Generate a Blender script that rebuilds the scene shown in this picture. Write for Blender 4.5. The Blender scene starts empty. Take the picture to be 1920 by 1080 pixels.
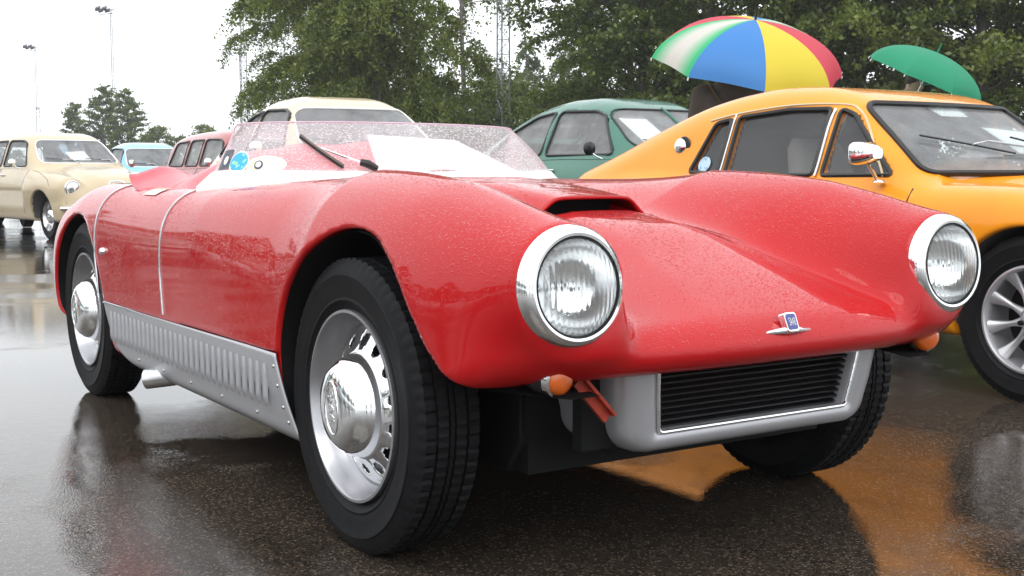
import bpy, bmesh, math, random
import numpy as np
from mathutils import Vector, Matrix, Quaternion
R = math.radians
random.seed(7); rng = np.random.default_rng(7)
scene = bpy.context.scene
COL = scene.collection

# ------------------------------------------------------------------ camera, sky, sun, exposure
cam_data = bpy.data.cameras.new('camera'); cam = bpy.data.objects.new('camera', cam_data); COL.objects.link(cam)
cam_data.sensor_width = 36; cam_data.lens = 2275 / 1920 * 36; cam_data.clip_start = .05; cam_data.clip_end = 3000
cam.location = (0, 0, .803); cam.rotation_euler = (R(90) - math.atan(215 / 2275), 0, 0)
scene.camera = cam
world = bpy.data.worlds.new('World'); scene.world = world; world.use_nodes = True
wn, wl = world.node_tree.nodes, world.node_tree.links
bg = wn['Background']
sky = wn.new('ShaderNodeTexSky'); sky.sky_type = 'NISHITA'; sky.sun_disc = False
sky.sun_elevation = R(52); sky.sun_rotation = R(150); sky.air_density = 1; sky.dust_density = 4; sky.ozone_density = 1
hs = wn.new('ShaderNodeHueSaturation'); hs.inputs['Saturation'].default_value = .10; hs.inputs['Value'].default_value = .10
mx = wn.new('ShaderNodeMix'); mx.data_type = 'RGBA'; mx.inputs['Factor'].default_value = .80
mx.inputs['B'].default_value = (1.02, 1.06, 1.10, 1)          # the even white of a rain cloud deck
wl.new(sky.outputs[0], hs.inputs['Color']); wl.new(hs.outputs[0], mx.inputs['A']); wl.new(mx.outputs['Result'], bg.inputs['Color'])
bg.inputs['Strength'].default_value = 1.4
sun_d = bpy.data.lights.new('sun', 'SUN'); sun_d.energy = .8; sun_d.angle = R(40); sun_d.color = (1, .98, .94)
sun = bpy.data.objects.new('sun', sun_d); COL.objects.link(sun); sun.rotation_euler = (R(38), 0, R(-30)); sun.location = (0, 0, 30)
vs = scene.view_settings; vs.view_transform = 'Standard'; vs.look = 'None'; vs.exposure = .40; vs.gamma = 1
scene.render.engine = 'CYCLES'

# ------------------------------------------------------------------ materials
def nodes_of(m): return m.node_tree.nodes, m.node_tree.links
def mat(name, col, rough=.5, metal=0., coat=0., spec=.5, noise=0., nscale=8., bump=0., bscale=60., emit=None, trans=0., sheen=0.):
    m = bpy.data.materials.new(name); m.use_nodes = True
    n, l = nodes_of(m); b = n['Principled BSDF']
    b.inputs['Base Color'].default_value = (*col, 1); b.inputs['Roughness'].default_value = rough
    b.inputs['Metallic'].default_value = metal; b.inputs['Coat Weight'].default_value = coat
    b.inputs['Coat Roughness'].default_value = .04; b.inputs['Specular IOR Level'].default_value = spec
    b.inputs['Transmission Weight'].default_value = trans; b.inputs['Sheen Weight'].default_value = sheen
    tc = n.new('ShaderNodeTexCoord')
    if noise:
        t = n.new('ShaderNodeTexNoise'); t.inputs['Scale'].default_value = nscale; t.inputs['Detail'].default_value = 5
        l.new(tc.outputs['Object'], t.inputs['Vector'])
        r = n.new('ShaderNodeMapRange'); r.inputs['From Min'].default_value = .3; r.inputs['From Max'].default_value = .7
        r.inputs['To Min'].default_value = 1 - noise; r.inputs['To Max'].default_value = 1 + noise; l.new(t.outputs['Fac'], r.inputs['Value'])
        v = n.new('ShaderNodeVectorMath'); v.operation = 'SCALE'; v.inputs[0].default_value = col
        l.new(r.outputs[0], v.inputs['Scale']); l.new(v.outputs[0], b.inputs['Base Color'])
    if bump:
        t2 = n.new('ShaderNodeTexNoise'); t2.inputs['Scale'].default_value = bscale; t2.inputs['Detail'].default_value = 3
        l.new(tc.outputs['Object'], t2.inputs['Vector'])
        bp = n.new('ShaderNodeBump'); bp.inputs['Strength'].default_value = bump; bp.inputs['Distance'].default_value = .01
        l.new(t2.outputs['Fac'], bp.inputs['Height']); l.new(bp.outputs[0], b.inputs['Normal'])
    return m

def math_node(n, l, op, a, b=None, c=None, clamp=False):
    k = n.new('ShaderNodeMath'); k.operation = op; k.use_clamp = clamp
    for i, v in enumerate((a, b, c)):
        if v is None: continue
        if isinstance(v, (int, float)): k.inputs[i].default_value = v
        else: l.new(v, k.inputs[i])
    return k.outputs[0]

def drop_height(n, l, vec, scales=((150, .42), (85, .36)), rand=1.):
    """rounded rain beads: a Voronoi cell carries a bead whose radius varies from cell to cell"""
    tot = None
    for s, thr in scales:
        v = n.new('ShaderNodeTexVoronoi'); v.feature = 'F1'; v.inputs['Scale'].default_value = s; v.inputs['Randomness'].default_value = rand
        l.new(vec, v.inputs['Vector'])
        sep = n.new('ShaderNodeSeparateColor'); l.new(v.outputs['Color'], sep.inputs[0])
        rad = math_node(n, l, 'MULTIPLY', sep.outputs[0], thr)
        d = math_node(n, l, 'DIVIDE', v.outputs['Distance'], math_node(n, l, 'ADD', rad, .02))
        h = math_node(n, l, 'SUBTRACT', 1, math_node(n, l, 'MULTIPLY', d, d), clamp=True)
        h = math_node(n, l, 'MULTIPLY', math_node(n, l, 'SQRT', h), math_node(n, l, 'MULTIPLY', rad, 1.0 / s * 1.1))
        tot = h if tot is None else math_node(n, l, 'MAXIMUM', tot, h)
    return tot

def paint(name, col, drops=True, rough=.42, scales=((240, .50), (125, .38)), strength=.9):
    m = mat(name, col, rough, coat=1., spec=.08, noise=.04, nscale=3)
    n, l = nodes_of(m); b = n['Principled BSDF']; b.inputs['Coat Roughness'].default_value = .035; b.inputs['Coat IOR'].default_value = 1.38
    if drops:
        tc = n.new('ShaderNodeTexCoord')
        h = drop_height(n, l, tc.outputs['Object'], scales)
        ge = n.new('ShaderNodeNewGeometry'); sx = n.new('ShaderNodeSeparateXYZ'); l.new(ge.outputs['Normal'], sx.inputs[0])       # beads stay on the flatter tops and run off the flanks
        mr = n.new('ShaderNodeMapRange'); mr.inputs[1].default_value = .02; mr.inputs[2].default_value = .5; mr.inputs[3].default_value = .10; mr.inputs[4].default_value = 1; l.new(sx.outputs[2], mr.inputs[0])
        pn = n.new('ShaderNodeTexNoise'); pn.inputs['Scale'].default_value = 7; l.new(tc.outputs['Object'], pn.inputs['Vector']); pr = n.new('ShaderNodeMapRange'); pr.inputs[1].default_value = .35; pr.inputs[2].default_value = .65; pr.inputs[3].default_value = .35; pr.inputs[4].default_value = 1.1; l.new(pn.outputs['Fac'], pr.inputs[0])
        h = math_node(n, l, 'MULTIPLY', math_node(n, l, 'MULTIPLY', math_node(n, l, 'MULTIPLY', h, 1.35), mr.outputs[0]), pr.outputs[0])
        bp = n.new('ShaderNodeBump'); bp.inputs['Strength'].default_value = strength; bp.inputs['Distance'].default_value = 1
        l.new(h, bp.inputs['Height']); l.new(bp.outputs[0], b.inputs['Coat Normal'])
    return m

def glass(name, tint=(.9, .95, .95), drops=0., frost=0., rough=0., speck=110, hi=1.9, lo=.8):
    m = bpy.data.materials.new(name); m.use_nodes = True; n, l = nodes_of(m)
    n.remove(n['Principled BSDF']); out = n['Material Output']
    tr = n.new('ShaderNodeBsdfTransparent'); tr.inputs[0].default_value = (*tint, 1)
    gl = n.new('ShaderNodeBsdfGlossy'); gl.inputs['Roughness'].default_value = max(rough, .01)
    lw = n.new('ShaderNodeLayerWeight'); lw.inputs['Blend'].default_value = .12
    fac = math_node(n, l, 'MULTIPLY_ADD', lw.outputs['Fresnel'], .95, .05, clamp=True)
    mx = n.new('ShaderNodeMixShader'); l.new(fac, mx.inputs[0]); l.new(tr.outputs[0], mx.inputs[1]); l.new(gl.outputs[0], mx.inputs[2])
    last = mx.outputs[0]
    tc = n.new('ShaderNodeTexCoord')
    if drops:
        h = drop_height(n, l, tc.outputs['Object'])
        bp = n.new('ShaderNodeBump'); bp.inputs['Strength'].default_value = .8; bp.inputs['Distance'].default_value = 1
        l.new(h, bp.inputs['Height']); l.new(bp.outputs[0], gl.inputs['Normal']); l.new(bp.outputs[0], lw.inputs['Normal'])
    if frost:
        df = n.new('ShaderNodeBsdfTranslucent'); df.inputs[0].default_value = (.9, .9, .92, 1)
        d2 = n.new('ShaderNodeBsdfDiffuse'); d2.inputs[0].default_value = (.9, .9, .92, 1)
        ad = n.new('ShaderNodeMixShader'); ad.inputs[0].default_value = .5; l.new(df.outputs[0], ad.inputs[1]); l.new(d2.outputs[0], ad.inputs[2])
        v = n.new('ShaderNodeTexVoronoi'); v.inputs['Scale'].default_value = speck; l.new(tc.outputs['Object'], v.inputs['Vector'])
        r = n.new('ShaderNodeMapRange'); r.inputs['From Min'].default_value = .18; r.inputs['From Max'].default_value = .45
        r.inputs['To Min'].default_value = min(.95, frost * hi); r.inputs['To Max'].default_value = frost * lo; l.new(v.outputs['Distance'], r.inputs['Value'])
        pn = n.new('ShaderNodeTexNoise'); pn.inputs['Scale'].default_value = 5; pn.inputs['Detail'].default_value = 4; l.new(tc.outputs['Object'], pn.inputs['Vector']); fr = math_node(n, l, 'MULTIPLY', r.outputs[0], math_node(n, l, 'MULTIPLY_ADD', pn.outputs['Fac'], 1.5, .25), clamp=True)
        m2 = n.new('ShaderNodeMixShader'); l.new(fr, m2.inputs[0]); l.new(last, m2.inputs[1]); l.new(ad.outputs[0], m2.inputs[2]); last = m2.outputs[0]
    l.new(last, out.inputs['Surface'])
    return m

MT = {}
MT['red'] = paint('red_paint', (.43, .003, .005), rough=.6)
MT['orange'] = paint('orange_paint', (.86, .30, .012), strength=.4)
MT['green'] = paint('green_paint', (.055, .17, .125), strength=.3)
MT['beige'] = paint('beige_paint', (.52, .42, .275), strength=.3)
MT['cream'] = paint('cream_paint', (.64, .51, .32), strength=.3)
MT['blue'] = paint('pale_blue_paint', (.22, .47, .60), strength=.3)
MT['maroon'] = paint('dull_red_paint', (.36, .085, .085), strength=.3)
MT['silver'] = paint('silver_paint', (.44, .44, .46), rough=.36, strength=.5)
n_, l_ = nodes_of(MT['silver']); n_['Principled BSDF'].inputs['Metallic'].default_value = .55; n_['Principled BSDF'].inputs['Coat Weight'].default_value = .3
MT['chrome'] = mat('chrome', (.86, .87, .88), .06, 1., bump=.03, bscale=40)
MT['steel'] = mat('brushed_steel', (.62, .62, .63), .24, 1., noise=.08, nscale=40)
MT['alloy'] = mat('silver_alloy', (.52, .52, .54), .34, .7)
MT['mirror_bowl'] = mat('reflector', (.85, .86, .87), .14, 1.)
MT['black'] = mat('black_undercoat', (.006, .006, .006), .75, spec=.25)
MT['rubber'] = mat('tyre_rubber', (.008, .008, .009), .58, spec=.16, noise=.25, nscale=30, bump=.12, bscale=220)
MT['seal'] = mat('rubber_seal', (.012, .012, .012), .4)
MT['trimblack'] = mat('black_plastic', (.01, .01, .011), .3)
MT['white'] = mat('white_paint', (.85, .85, .84), .4, coat=.3)
MT['paper'] = mat('white_paper', (.88, .88, .87), .6)
MT['amber'] = mat('amber_lens', (.66, .115, .004), .12, coat=1., bump=.1, bscale=300)
MT['towred'] = mat('faded_red_steel', (.33, .03, .010), .55, noise=.2, nscale=50)
MT['blueenamel'] = mat('blue_enamel', (.012, .02, .22), .15, coat=1.)
MT['interior'] = mat('dark_trim', (.11, .104, .10), .8)
MT['seatgrey'] = mat('grey_seat_cloth', (.16, .15, .14), .9)
MT['satin'] = mat('satin_wheel_paint', (.42, .42, .44), .27, .85)
MT['cover'] = mat('red_vinyl', (.55, .03, .05), .40, coat=.35, noise=.1, nscale=12, bump=.25, bscale=25)
MT['glass'] = glass('window_glass', (.92, .95, .95), drops=0, frost=.075, speck=240, hi=1.3, lo=.95)
MT['mist'] = glass('misted_glass', (.80, .84, .84), drops=0, frost=.32, speck=200, hi=1.3, lo=.95)
MT['wetglass'] = glass('rainy_glass', (.70, .77, .76), drops=0, frost=.30, speck=260, hi=1.35, lo=.9)  # rain-wet glass; its pale frost also stands in for reflected sky
MT['plexi'] = glass('acrylic_screen', (.98, .98, .98), drops=0, frost=.46)  # white frost for rain specks, also painting in glare on the acrylic
MT['exhaust'] = MT['steel']

# lens of a headlight: clear ribbed glass
def lens_mat():
    m = bpy.data.materials.new('ribbed_lens'); m.use_nodes = True; n, l = nodes_of(m); b = n['Principled BSDF']
    b.inputs['Base Color'].default_value = (.93, .95, .94, 1); b.inputs['Roughness'].default_value = .08; b.inputs['Transmission Weight'].default_value = .92; b.inputs['IOR'].default_value = 1.2
    tc = n.new('ShaderNodeTexCoord'); w = n.new('ShaderNodeTexWave'); w.wave_type = 'BANDS'; w.bands_direction = 'Y'; w.inputs['Scale'].default_value = 28
    w.inputs['Distortion'].default_value = 1.2; w.inputs['Detail Scale'].default_value = 1.; l.new(tc.outputs['Object'], w.inputs['Vector'])
    h = drop_height(n, l, tc.outputs['Object'], ((210, .4),))
    hh = math_node(n, l, 'MULTIPLY_ADD', w.outputs['Fac'], .0026, h)
    bp = n.new('ShaderNodeBump'); bp.inputs['Strength'].default_value = .9; bp.inputs['Distance'].default_value = 1
    l.new(hh, bp.inputs['Height']); l.new(bp.outputs[0], b.inputs['Normal'])
    return m
MT['lens'] = lens_mat()

# ------------------------------------------------------------------ mesh helpers
def tag(o, label=None, cat=None, group=None, kind=None):
    if label: o['label'] = label
    if cat: o['category'] = cat
    if group: o['group'] = group
    if kind: o['kind'] = kind
    return o
def empty(name, loc=(0, 0, 0), rz=0):
    o = bpy.data.objects.new(name, None); COL.objects.link(o); o.location = loc; o.rotation_euler = (0, 0, rz); o.empty_display_size = .1
    return o
class MB:
    def __init__(s): s.v = []; s.f = []; s.m = []; s.cur = 0
    def add(s, V, Fc):
        o = len(s.v); s.v += [tuple(float(c) for c in p) for p in V]; s.f += [tuple(i + o for i in q) for q in Fc]; s.m += [s.cur] * len(Fc); return s
    def box(s, c, d, rot=None):
        x, y, z = (k / 2 for k in d); V = [Vector((a * x, b * y, e * z)) for a in (-1, 1) for b in (-1, 1) for e in (-1, 1)]
        if rot is not None: V = [rot @ p for p in V]
        V = [p + Vector(c) for p in V]
        return s.add(V, [(0, 1, 3, 2), (4, 6, 7, 5), (0, 4, 5, 1), (2, 3, 7, 6), (0, 2, 6, 4), (1, 5, 7, 3)])
    def bar(s, a, b, r, r2=None, n=8, cap=True): return s.tube([a, b], [r, r if r2 is None else r2], n, cap)
    def tube(s, path, r, n=8, cap=True, closed=False, flat=None):
        P = [Vector(p) for p in path]; m = len(P); rs = [r] * m if not hasattr(r, '__len__') else list(r)
        V = []; prev = None
        for i in range(m):
            if closed: t = (P[(i + 1) % m] - P[i - 1])
            else: t = (P[min(i + 1, m - 1)] - P[max(i - 1, 0)])
            t = t.normalized() if t.length > 1e-9 else Vector((0, 0, 1))
            if prev is None:
                up = Vector((0, 0, 1)) if abs(t.z) < .9 else Vector((1, 0, 0)); nn = t.cross(up).normalized()
            else:
                nn = (prev - t * prev.dot(t)); nn = nn.normalized() if nn.length > 1e-6 else prev
            prev = nn; bb = t.cross(nn)
            for k in range(n):
                a = 2 * math.pi * k / n; V.append(P[i] + (nn * math.cos(a) + bb * math.sin(a) * (flat or 1)) * rs[i])
        Fc = []
        for i in range(m if closed else m - 1):
            j = (i + 1) % m
            for k in range(n): Fc.append((i * n + k, i * n + (k + 1) % n, j * n + (k + 1) % n, j * n + k))
        if cap and not closed: Fc += [tuple(range(n))[::-1], tuple((m - 1) * n + k for k in range(n))]
        return s.add(V, Fc)
    def lathe(s, prof, n=48, axis='y', c=(0, 0, 0), a0=0, a1=2 * math.pi):
        """prof: (radius, offset along the axis)"""
        full = abs(a1 - a0 - 2 * math.pi) < 1e-6; cnt = n if full else n + 1; V = []
        for i in range(cnt):
            a = a0 + (a1 - a0) * i / n; ca, sa = math.cos(a), math.sin(a)
            for r, h in prof:
                p = (r * ca, h, r * sa) if axis == 'y' else ((h, r * ca, r * sa) if axis == 'x' else (r * ca, r * sa, h))
                V.append((p[0] + c[0], p[1] + c[1], p[2] + c[2]))
        m = len(prof); Fc = []
        for i in range(n):
            j = (i + 1) % cnt
            for k in range(m - 1): Fc.append((i * m + k, i * m + k + 1, j * m + k + 1, j * m + k))
        return s.add(V, Fc)
    def grid(s, P, closed_u=False):
        """P[i][j] points"""
        a, b = len(P), len(P[0]); V = [p for r in P for p in r]
        Fc = [(i * b + j, i * b + j + 1, ((i + 1) % a) * b + j + 1, ((i + 1) % a) * b + j) for i in range(a if closed_u else a - 1) for j in range(b - 1)]
        return s.add(V, Fc)
    def prism(s, poly, y0, y1, fn=None):
        """polygon in (x, z) extruded along y"""
        n = len(poly); V = [(p[0], y0, p[1]) for p in poly] + [(p[0], y1, p[1]) for p in poly]
        if fn: V = [fn(*p) for p in V]
        return s.add(V, [tuple(range(n)), tuple(range(n, 2 * n))[::-1]] + [(i, (i + 1) % n, n + (i + 1) % n, n + i) for i in range(n)])
    def mesh(s, name, smooth=True, angle=40):
        me = bpy.data.meshes.new(name); me.from_pydata(s.v, [], s.f); me.validate(); me.update()
        bm = bmesh.new(); bm.from_mesh(me); bmesh.ops.recalc_face_normals(bm, faces=bm.faces); bm.to_mesh(me); bm.free()
        if len(set(s.m)) > 1 and len(s.m) == len(me.polygons): me.polygons.foreach_set('material_index', s.m)
        if smooth:
            me.shade_smooth()
            if angle < 180: me.set_sharp_from_angle(angle=R(angle))
        return me
    def build(s, name, material, parent=None, loc=None, rot=None, smooth=True, angle=40):
        me = s.mesh(name, smooth, angle)
        for mm in (material if isinstance(material, (list, tuple)) else [material]): me.materials.append(MT[mm] if isinstance(mm, str) else mm)
        return link(name, me, parent, loc, rot)
def link(name, me, parent=None, loc=None, rot=None):
    o = bpy.data.objects.new(name, me); COL.objects.link(o); o.parent = parent
    if loc: o.location = loc
    if rot: o.rotation_euler = rot
    return o
def copy_tree(o, parent=None):
    c = o.copy(); COL.objects.link(c); c.parent = parent
    for ch in list(o.children): copy_tree(ch, c)
    return c
def solidify(o, t, off=-1):
    md = o.modifiers.new('thickness', 'SOLIDIFY'); md.thickness = t; md.offset = off; return o

def pchip(xs, ys):
    xs = np.array(xs, float); ys = np.array(ys, float); o = np.argsort(xs); xs, ys = xs[o], ys[o]
    h = np.diff(xs); d = np.diff(ys) / h; m = np.zeros(len(xs))
    for i in range(1, len(xs) - 1):
        if d[i - 1] * d[i] > 0:
            w1, w2 = 2 * h[i] + h[i - 1], h[i] + 2 * h[i - 1]; m[i] = (w1 + w2) / (w1 / d[i - 1] + w2 / d[i])
    m[0], m[-1] = d[0], d[-1]
    def fn(x):
        x = np.asarray(x, float); xc = np.clip(x, xs[0], xs[-1]); i = np.clip(np.searchsorted(xs, xc) - 1, 0, len(xs) - 2)
        t = (xc - xs[i]) / h[i]; t2, t3 = t * t, t * t * t
        return (2 * t3 - 3 * t2 + 1) * ys[i] + (t3 - 2 * t2 + t) * h[i] * m[i] + (-2 * t3 + 3 * t2) * ys[i + 1] + (t3 - t2) * h[i] * m[i + 1]
    return fn
def smax(a, b, k):
    h = np.maximum(k - np.abs(a - b), 0) / k; return np.maximum(a, b) + h * h * k * .25
def smin(a, b, k): return -smax(-a, -b, k)
def sstep(t): t = np.clip(t, 0, 1); return t * t * (3 - 2 * t)
def poly_sdf(P, x, z):
    """signed distance to a polygon in (x, z), negative inside"""
    P = np.array(P, float); d2 = None; s = None
    for i in range(len(P)):
        a, b = P[i], P[i - 1]; ex, ez = b - a; wx, wz = x - a[0], z - a[1]
        t = np.clip((wx * ex + wz * ez) / (ex * ex + ez * ez), 0, 1); q = (wx - ex * t) ** 2 + (wz - ez * t) ** 2
        d2 = q if d2 is None else np.minimum(d2, q)
        c1 = z >= a[1]; c2 = z < b[1]; c3 = ex * wz > ez * wx
        fl = (c1 & c2 & c3) | (~c1 & ~c2 & ~c3); s = np.where(fl, -1., 1.) if s is None else s * np.where(fl, -1., 1.)
    return s * np.sqrt(d2)
def round_poly(P, r, n=5):
    """polygon with its corners rounded"""
    P = [np.array(p, float) for p in P]; out = []
    for i in range(len(P)):
        a, b, c = P[i - 1], P[i], P[(i + 1) % len(P)]
        ra = min(r, .45 * np.linalg.norm(a - b)); rc = min(r, .45 * np.linalg.norm(c - b))
        p0 = b + (a - b) / np.linalg.norm(a - b) * ra; p2 = b + (c - b) / np.linalg.norm(c - b) * rc
        for k in range(n + 1):
            t = k / n; out.append(tuple((1 - t) ** 2 * p0 + 2 * t * (1 - t) * b + t * t * p2))
    return out
def smooth_curve(P, n=8):
    """Catmull-Rom through the points"""
    P = [np.array(p, float) for p in P]; P = [2 * P[0] - P[1]] + P + [2 * P[-1] - P[-2]]; out = []
    for i in range(1, len(P) - 2):
        for k in range(n):
            t = k / n; out.append(.5 * (2 * P[i] + (P[i + 1] - P[i - 1]) * t + (2 * P[i - 1] - 5 * P[i] + 4 * P[i + 1] - P[i + 2]) * t * t + (3 * P[i] - P[i - 1] - 3 * P[i + 1] + P[i + 2]) * t ** 3))
    out.append(P[-2]); return out
def implicit_mesh(f, lo, hi, cell, iters=4, sym=True):
    """surface nets over f(x, y, z) <= 0, symmetric in y; returns vertices and quads"""
    nx = int((hi[0] - lo[0]) / cell) + 2; nz = int((hi[2] - lo[2]) / cell) + 2; ny = int(hi[1] / cell) + 2
    X = lo[0] + cell * np.arange(nx); Y = cell * (np.arange(ny) + .5); Z = lo[2] + cell * np.arange(nz)
    Yf = np.concatenate([-Y[::-1], Y]) if sym else lo[1] + cell * np.arange(int((hi[1] - lo[1]) / cell) + 2)
    if sym:
        half = np.broadcast_to(f(X[:, None, None], Y[None, :, None], Z[None, None, :]), (nx, ny, nz)).astype(np.float32); A = np.concatenate([half[:, ::-1], half], 1)
    else: A = f(X[:, None, None], Yf[None, :, None], Z[None, None, :]).astype(np.float32)
    S = A < 0
    org = np.array([X[0], Yf[0], Z[0]])
    ny2 = A.shape[1]; acc = {}
    cs = S[:-1, :-1, :-1].astype(np.int8).copy()
    for dx in (0, 1):
        for dy in (0, 1):
            for dz in (0, 1):
                if dx + dy + dz: cs += S[dx:nx - 1 + dx, dy:ny2 - 1 + dy, dz:nz - 1 + dz]
    act = (cs > 0) & (cs < 8); idx = np.full(act.shape, -1, np.int64); ii = np.argwhere(act); idx[act] = np.arange(len(ii))
    pos = np.zeros((len(ii), 3)); cnt = np.zeros(len(ii))
    corners = [(a, b, c) for a in (0, 1) for b in (0, 1) for c in (0, 1)]
    for p in corners:
        for ax in range(3):
            if p[ax]: continue
            q = list(p); q[ax] = 1
            va = A[ii[:, 0] + p[0], ii[:, 1] + p[1], ii[:, 2] + p[2]]; vb = A[ii[:, 0] + q[0], ii[:, 1] + q[1], ii[:, 2] + q[2]]
            cr = (va < 0) != (vb < 0); t = np.where(cr, va / np.where(cr, va - vb, 1), 0)
            pt = np.tile(np.array(p, float), (len(ii), 1)); pt[:, ax] = t
            pos[cr] += pt[cr]; cnt[cr] += 1
    V = org + cell * (ii + pos / np.maximum(cnt, 1)[:, None])
    V0 = V.copy(); e = cell * .15
    for _ in range(iters):
        x, y, z = V.T; v = f(x, y, z); g = np.stack([(f(x + e, y, z) - f(x - e, y, z)), (f(x, y + e, z) - f(x, y - e, z)), (f(x, y, z + e) - f(x, y, z - e))], 1) / (2 * e)
        st = -(v / np.maximum((g * g).sum(1), .2))[:, None] * g
        V = V + np.clip(st, -cell * .5, cell * .5)
        dl = V - V0; L = np.linalg.norm(dl, axis=1, keepdims=True); V = V0 + dl * np.minimum(1, cell * .9 / np.maximum(L, 1e-9))
    Q = []
    for ax in range(3):
        sl = [slice(None)] * 3; s2 = [slice(None)] * 3; sl[ax] = slice(0, -1); s2[ax] = slice(1, None)
        a, b = S[tuple(sl)], S[tuple(s2)]; e_ = np.argwhere(a != b); u, w = [k for k in range(3) if k != ax]
        ok = (e_[:, u] > 0) & (e_[:, w] > 0) & (e_[:, u] < S.shape[u] - 1) & (e_[:, w] < S.shape[w] - 1); e_ = e_[ok]
        def cell_at(du, dw):
            k = e_.copy(); k[:, u] += du; k[:, w] += dw; return idx[k[:, 0], k[:, 1], k[:, 2]]
        q = np.stack([cell_at(-1, -1), cell_at(0, -1), cell_at(0, 0), cell_at(-1, 0)], 1)
        flip = a[e_[:, 0], e_[:, 1], e_[:, 2]]
        if ax == 1: flip = ~flip
        q[~flip] = q[~flip][:, ::-1]; Q.append(q)
    Q = np.concatenate(Q); return V, Q[(Q >= 0).all(1)]
def np_mesh(name, V, Q, mats, midx=None):
    me = bpy.data.meshes.new(name); me.vertices.add(len(V)); me.vertices.foreach_set('co', V.astype(np.float32).ravel())
    k = Q.shape[1]; me.loops.add(len(Q) * k); me.loops.foreach_set('vertex_index', Q.astype(np.int32).ravel())
    me.polygons.add(len(Q)); me.polygons.foreach_set('loop_start', np.arange(0, len(Q) * k, k, dtype=np.int32))
    for m in mats: me.materials.append(MT[m] if isinstance(m, str) else m)
    if midx is not None: me.polygons.foreach_set('material_index', midx.astype(np.int32))
    me.update(calc_edges=True); me.validate(); me.shade_smooth(); return me
def solve_axis(f, P, axis, lo, hi, it=20):
    """for points P, the largest coordinate on the axis in [lo, hi] where f changes sign (scan from outside, then bisection)"""
    P = np.array(P, float); n = 48; ts = np.linspace(hi, lo, n); q = np.repeat(P[None], n, 0); q[:, :, axis] = ts[:, None]
    ins = f(q[..., 0].ravel(), q[..., 1].ravel(), q[..., 2].ravel()).reshape(n, -1) < 0
    k = np.where(ins.any(0), ins.argmax(0), n - 1); b = ts[k]; a = ts[np.maximum(k - 1, 0)]
    for _ in range(it):
        mid = (a + b) / 2; q = P.copy(); q[:, axis] = mid; inside = f(*q.T) < 0; b = np.where(inside, mid, b); a = np.where(inside, a, mid)
    return (a + b) / 2

FWD = (.5457, -.838); LEFT = (.838, .5457); HEADING = math.atan2(FWD[1], FWD[0])
def ground_z(x, y): return -.0065 * max(0., min(y, 30.) - 4)
# ------------------------------------------------------------------ ground
def asphalt():
    m = bpy.data.materials.new('wet_asphalt'); m.use_nodes = True; n, l = nodes_of(m); b = n['Principled BSDF']
    tc = n.new('ShaderNodeTexCoord'); g = tc.outputs['Object']
    def noise(s, det=4, rough=.55):
        t = n.new('ShaderNodeTexNoise'); t.inputs['Scale'].default_value = s; t.inputs['Detail'].default_value = det; t.inputs['Roughness'].default_value = rough; l.new(g, t.inputs['Vector']); return t.outputs['Fac']
    def rng_(v, a, b_, c, d):
        r = n.new('ShaderNodeMapRange'); r.inputs[1].default_value = a; r.inputs[2].default_value = b_; r.inputs[3].default_value = c; r.inputs[4].default_value = d; l.new(v, r.inputs[0]); return r.outputs[0]
    big = noise(.55, 3); mid = noise(3.2, 4)
    pud = rng_(math_node(n, l, 'MULTIPLY_ADD', mid, .25, big), .50, .64, 0, 1)          # where water stands
    v = n.new('ShaderNodeTexVoronoi'); v.inputs['Scale'].default_value = 235; l.new(g, v.inputs['Vector'])
    sc = n.new('ShaderNodeSeparateColor'); l.new(v.outputs['Color'], sc.inputs[0])
    cr = n.new('ShaderNodeValToRGB'); el = cr.color_ramp.elements
    el[0].position = 0; el[0].color = (.012, .011, .010, 1); el[1].position = 1; el[1].color = (.165, .128, .098, 1)
    e = el.new(.55); e.color = (.040, .033, .027, 1); e = el.new(.85); e.color = (.085, .060, .042, 1)
    l.new(sc.outputs[0], cr.inputs[0])
    tone = rng_(noise(.9, 5), .3, .7, .65, 1.25)
    vm = n.new('ShaderNodeVectorMath'); vm.operation = 'SCALE'; l.new(cr.outputs[0], vm.inputs[0]); l.new(tone, vm.inputs['Scale']); l.new(vm.outputs[0], b.inputs['Base Color'])
    fine = noise(420, 2)
    l.new(rng_(math_node(n, l, 'MULTIPLY_ADD', fine, .25, pud), .1, 1.1, .085, .012), b.inputs['Roughness'])
    stone = math_node(n, l, 'MULTIPLY', math_node(n, l, 'SUBTRACT', 1, v.outputs['Distance']), rng_(pud, 0, 1, .0008, .00008))
    rip = math_node(n, l, 'MULTIPLY', noise(26, 2), .00045)
    bp = n.new('ShaderNodeBump'); bp.inputs['Strength'].default_value = .55; bp.inputs['Distance'].default_value = 1
    l.new(math_node(n, l, 'ADD', stone, rip), bp.inputs['Height']); l.new(bp.outputs[0], b.inputs['Normal'])
    b.inputs['IOR'].default_value = 1.42; b.inputs['Specular IOR Level'].default_value = .6
    return m
MT['asphalt'] = asphalt()
g = MB(); xs = [-900, -300, -120, -60, -30, -15, -8, -4, 0, 4, 8, 15, 30, 60, 120, 300, 900]; ys = [-400, -120, -40, -15, -6, 0, 2, 4, 6, 8, 10, 13, 16, 20, 25, 30, 40, 70, 150, 400, 1500]
g.grid([[(x, y, ground_z(x, y)) for y in ys] for x in xs])
tag(g.build('ground', 'asphalt', angle=180), kind='structure')

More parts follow.
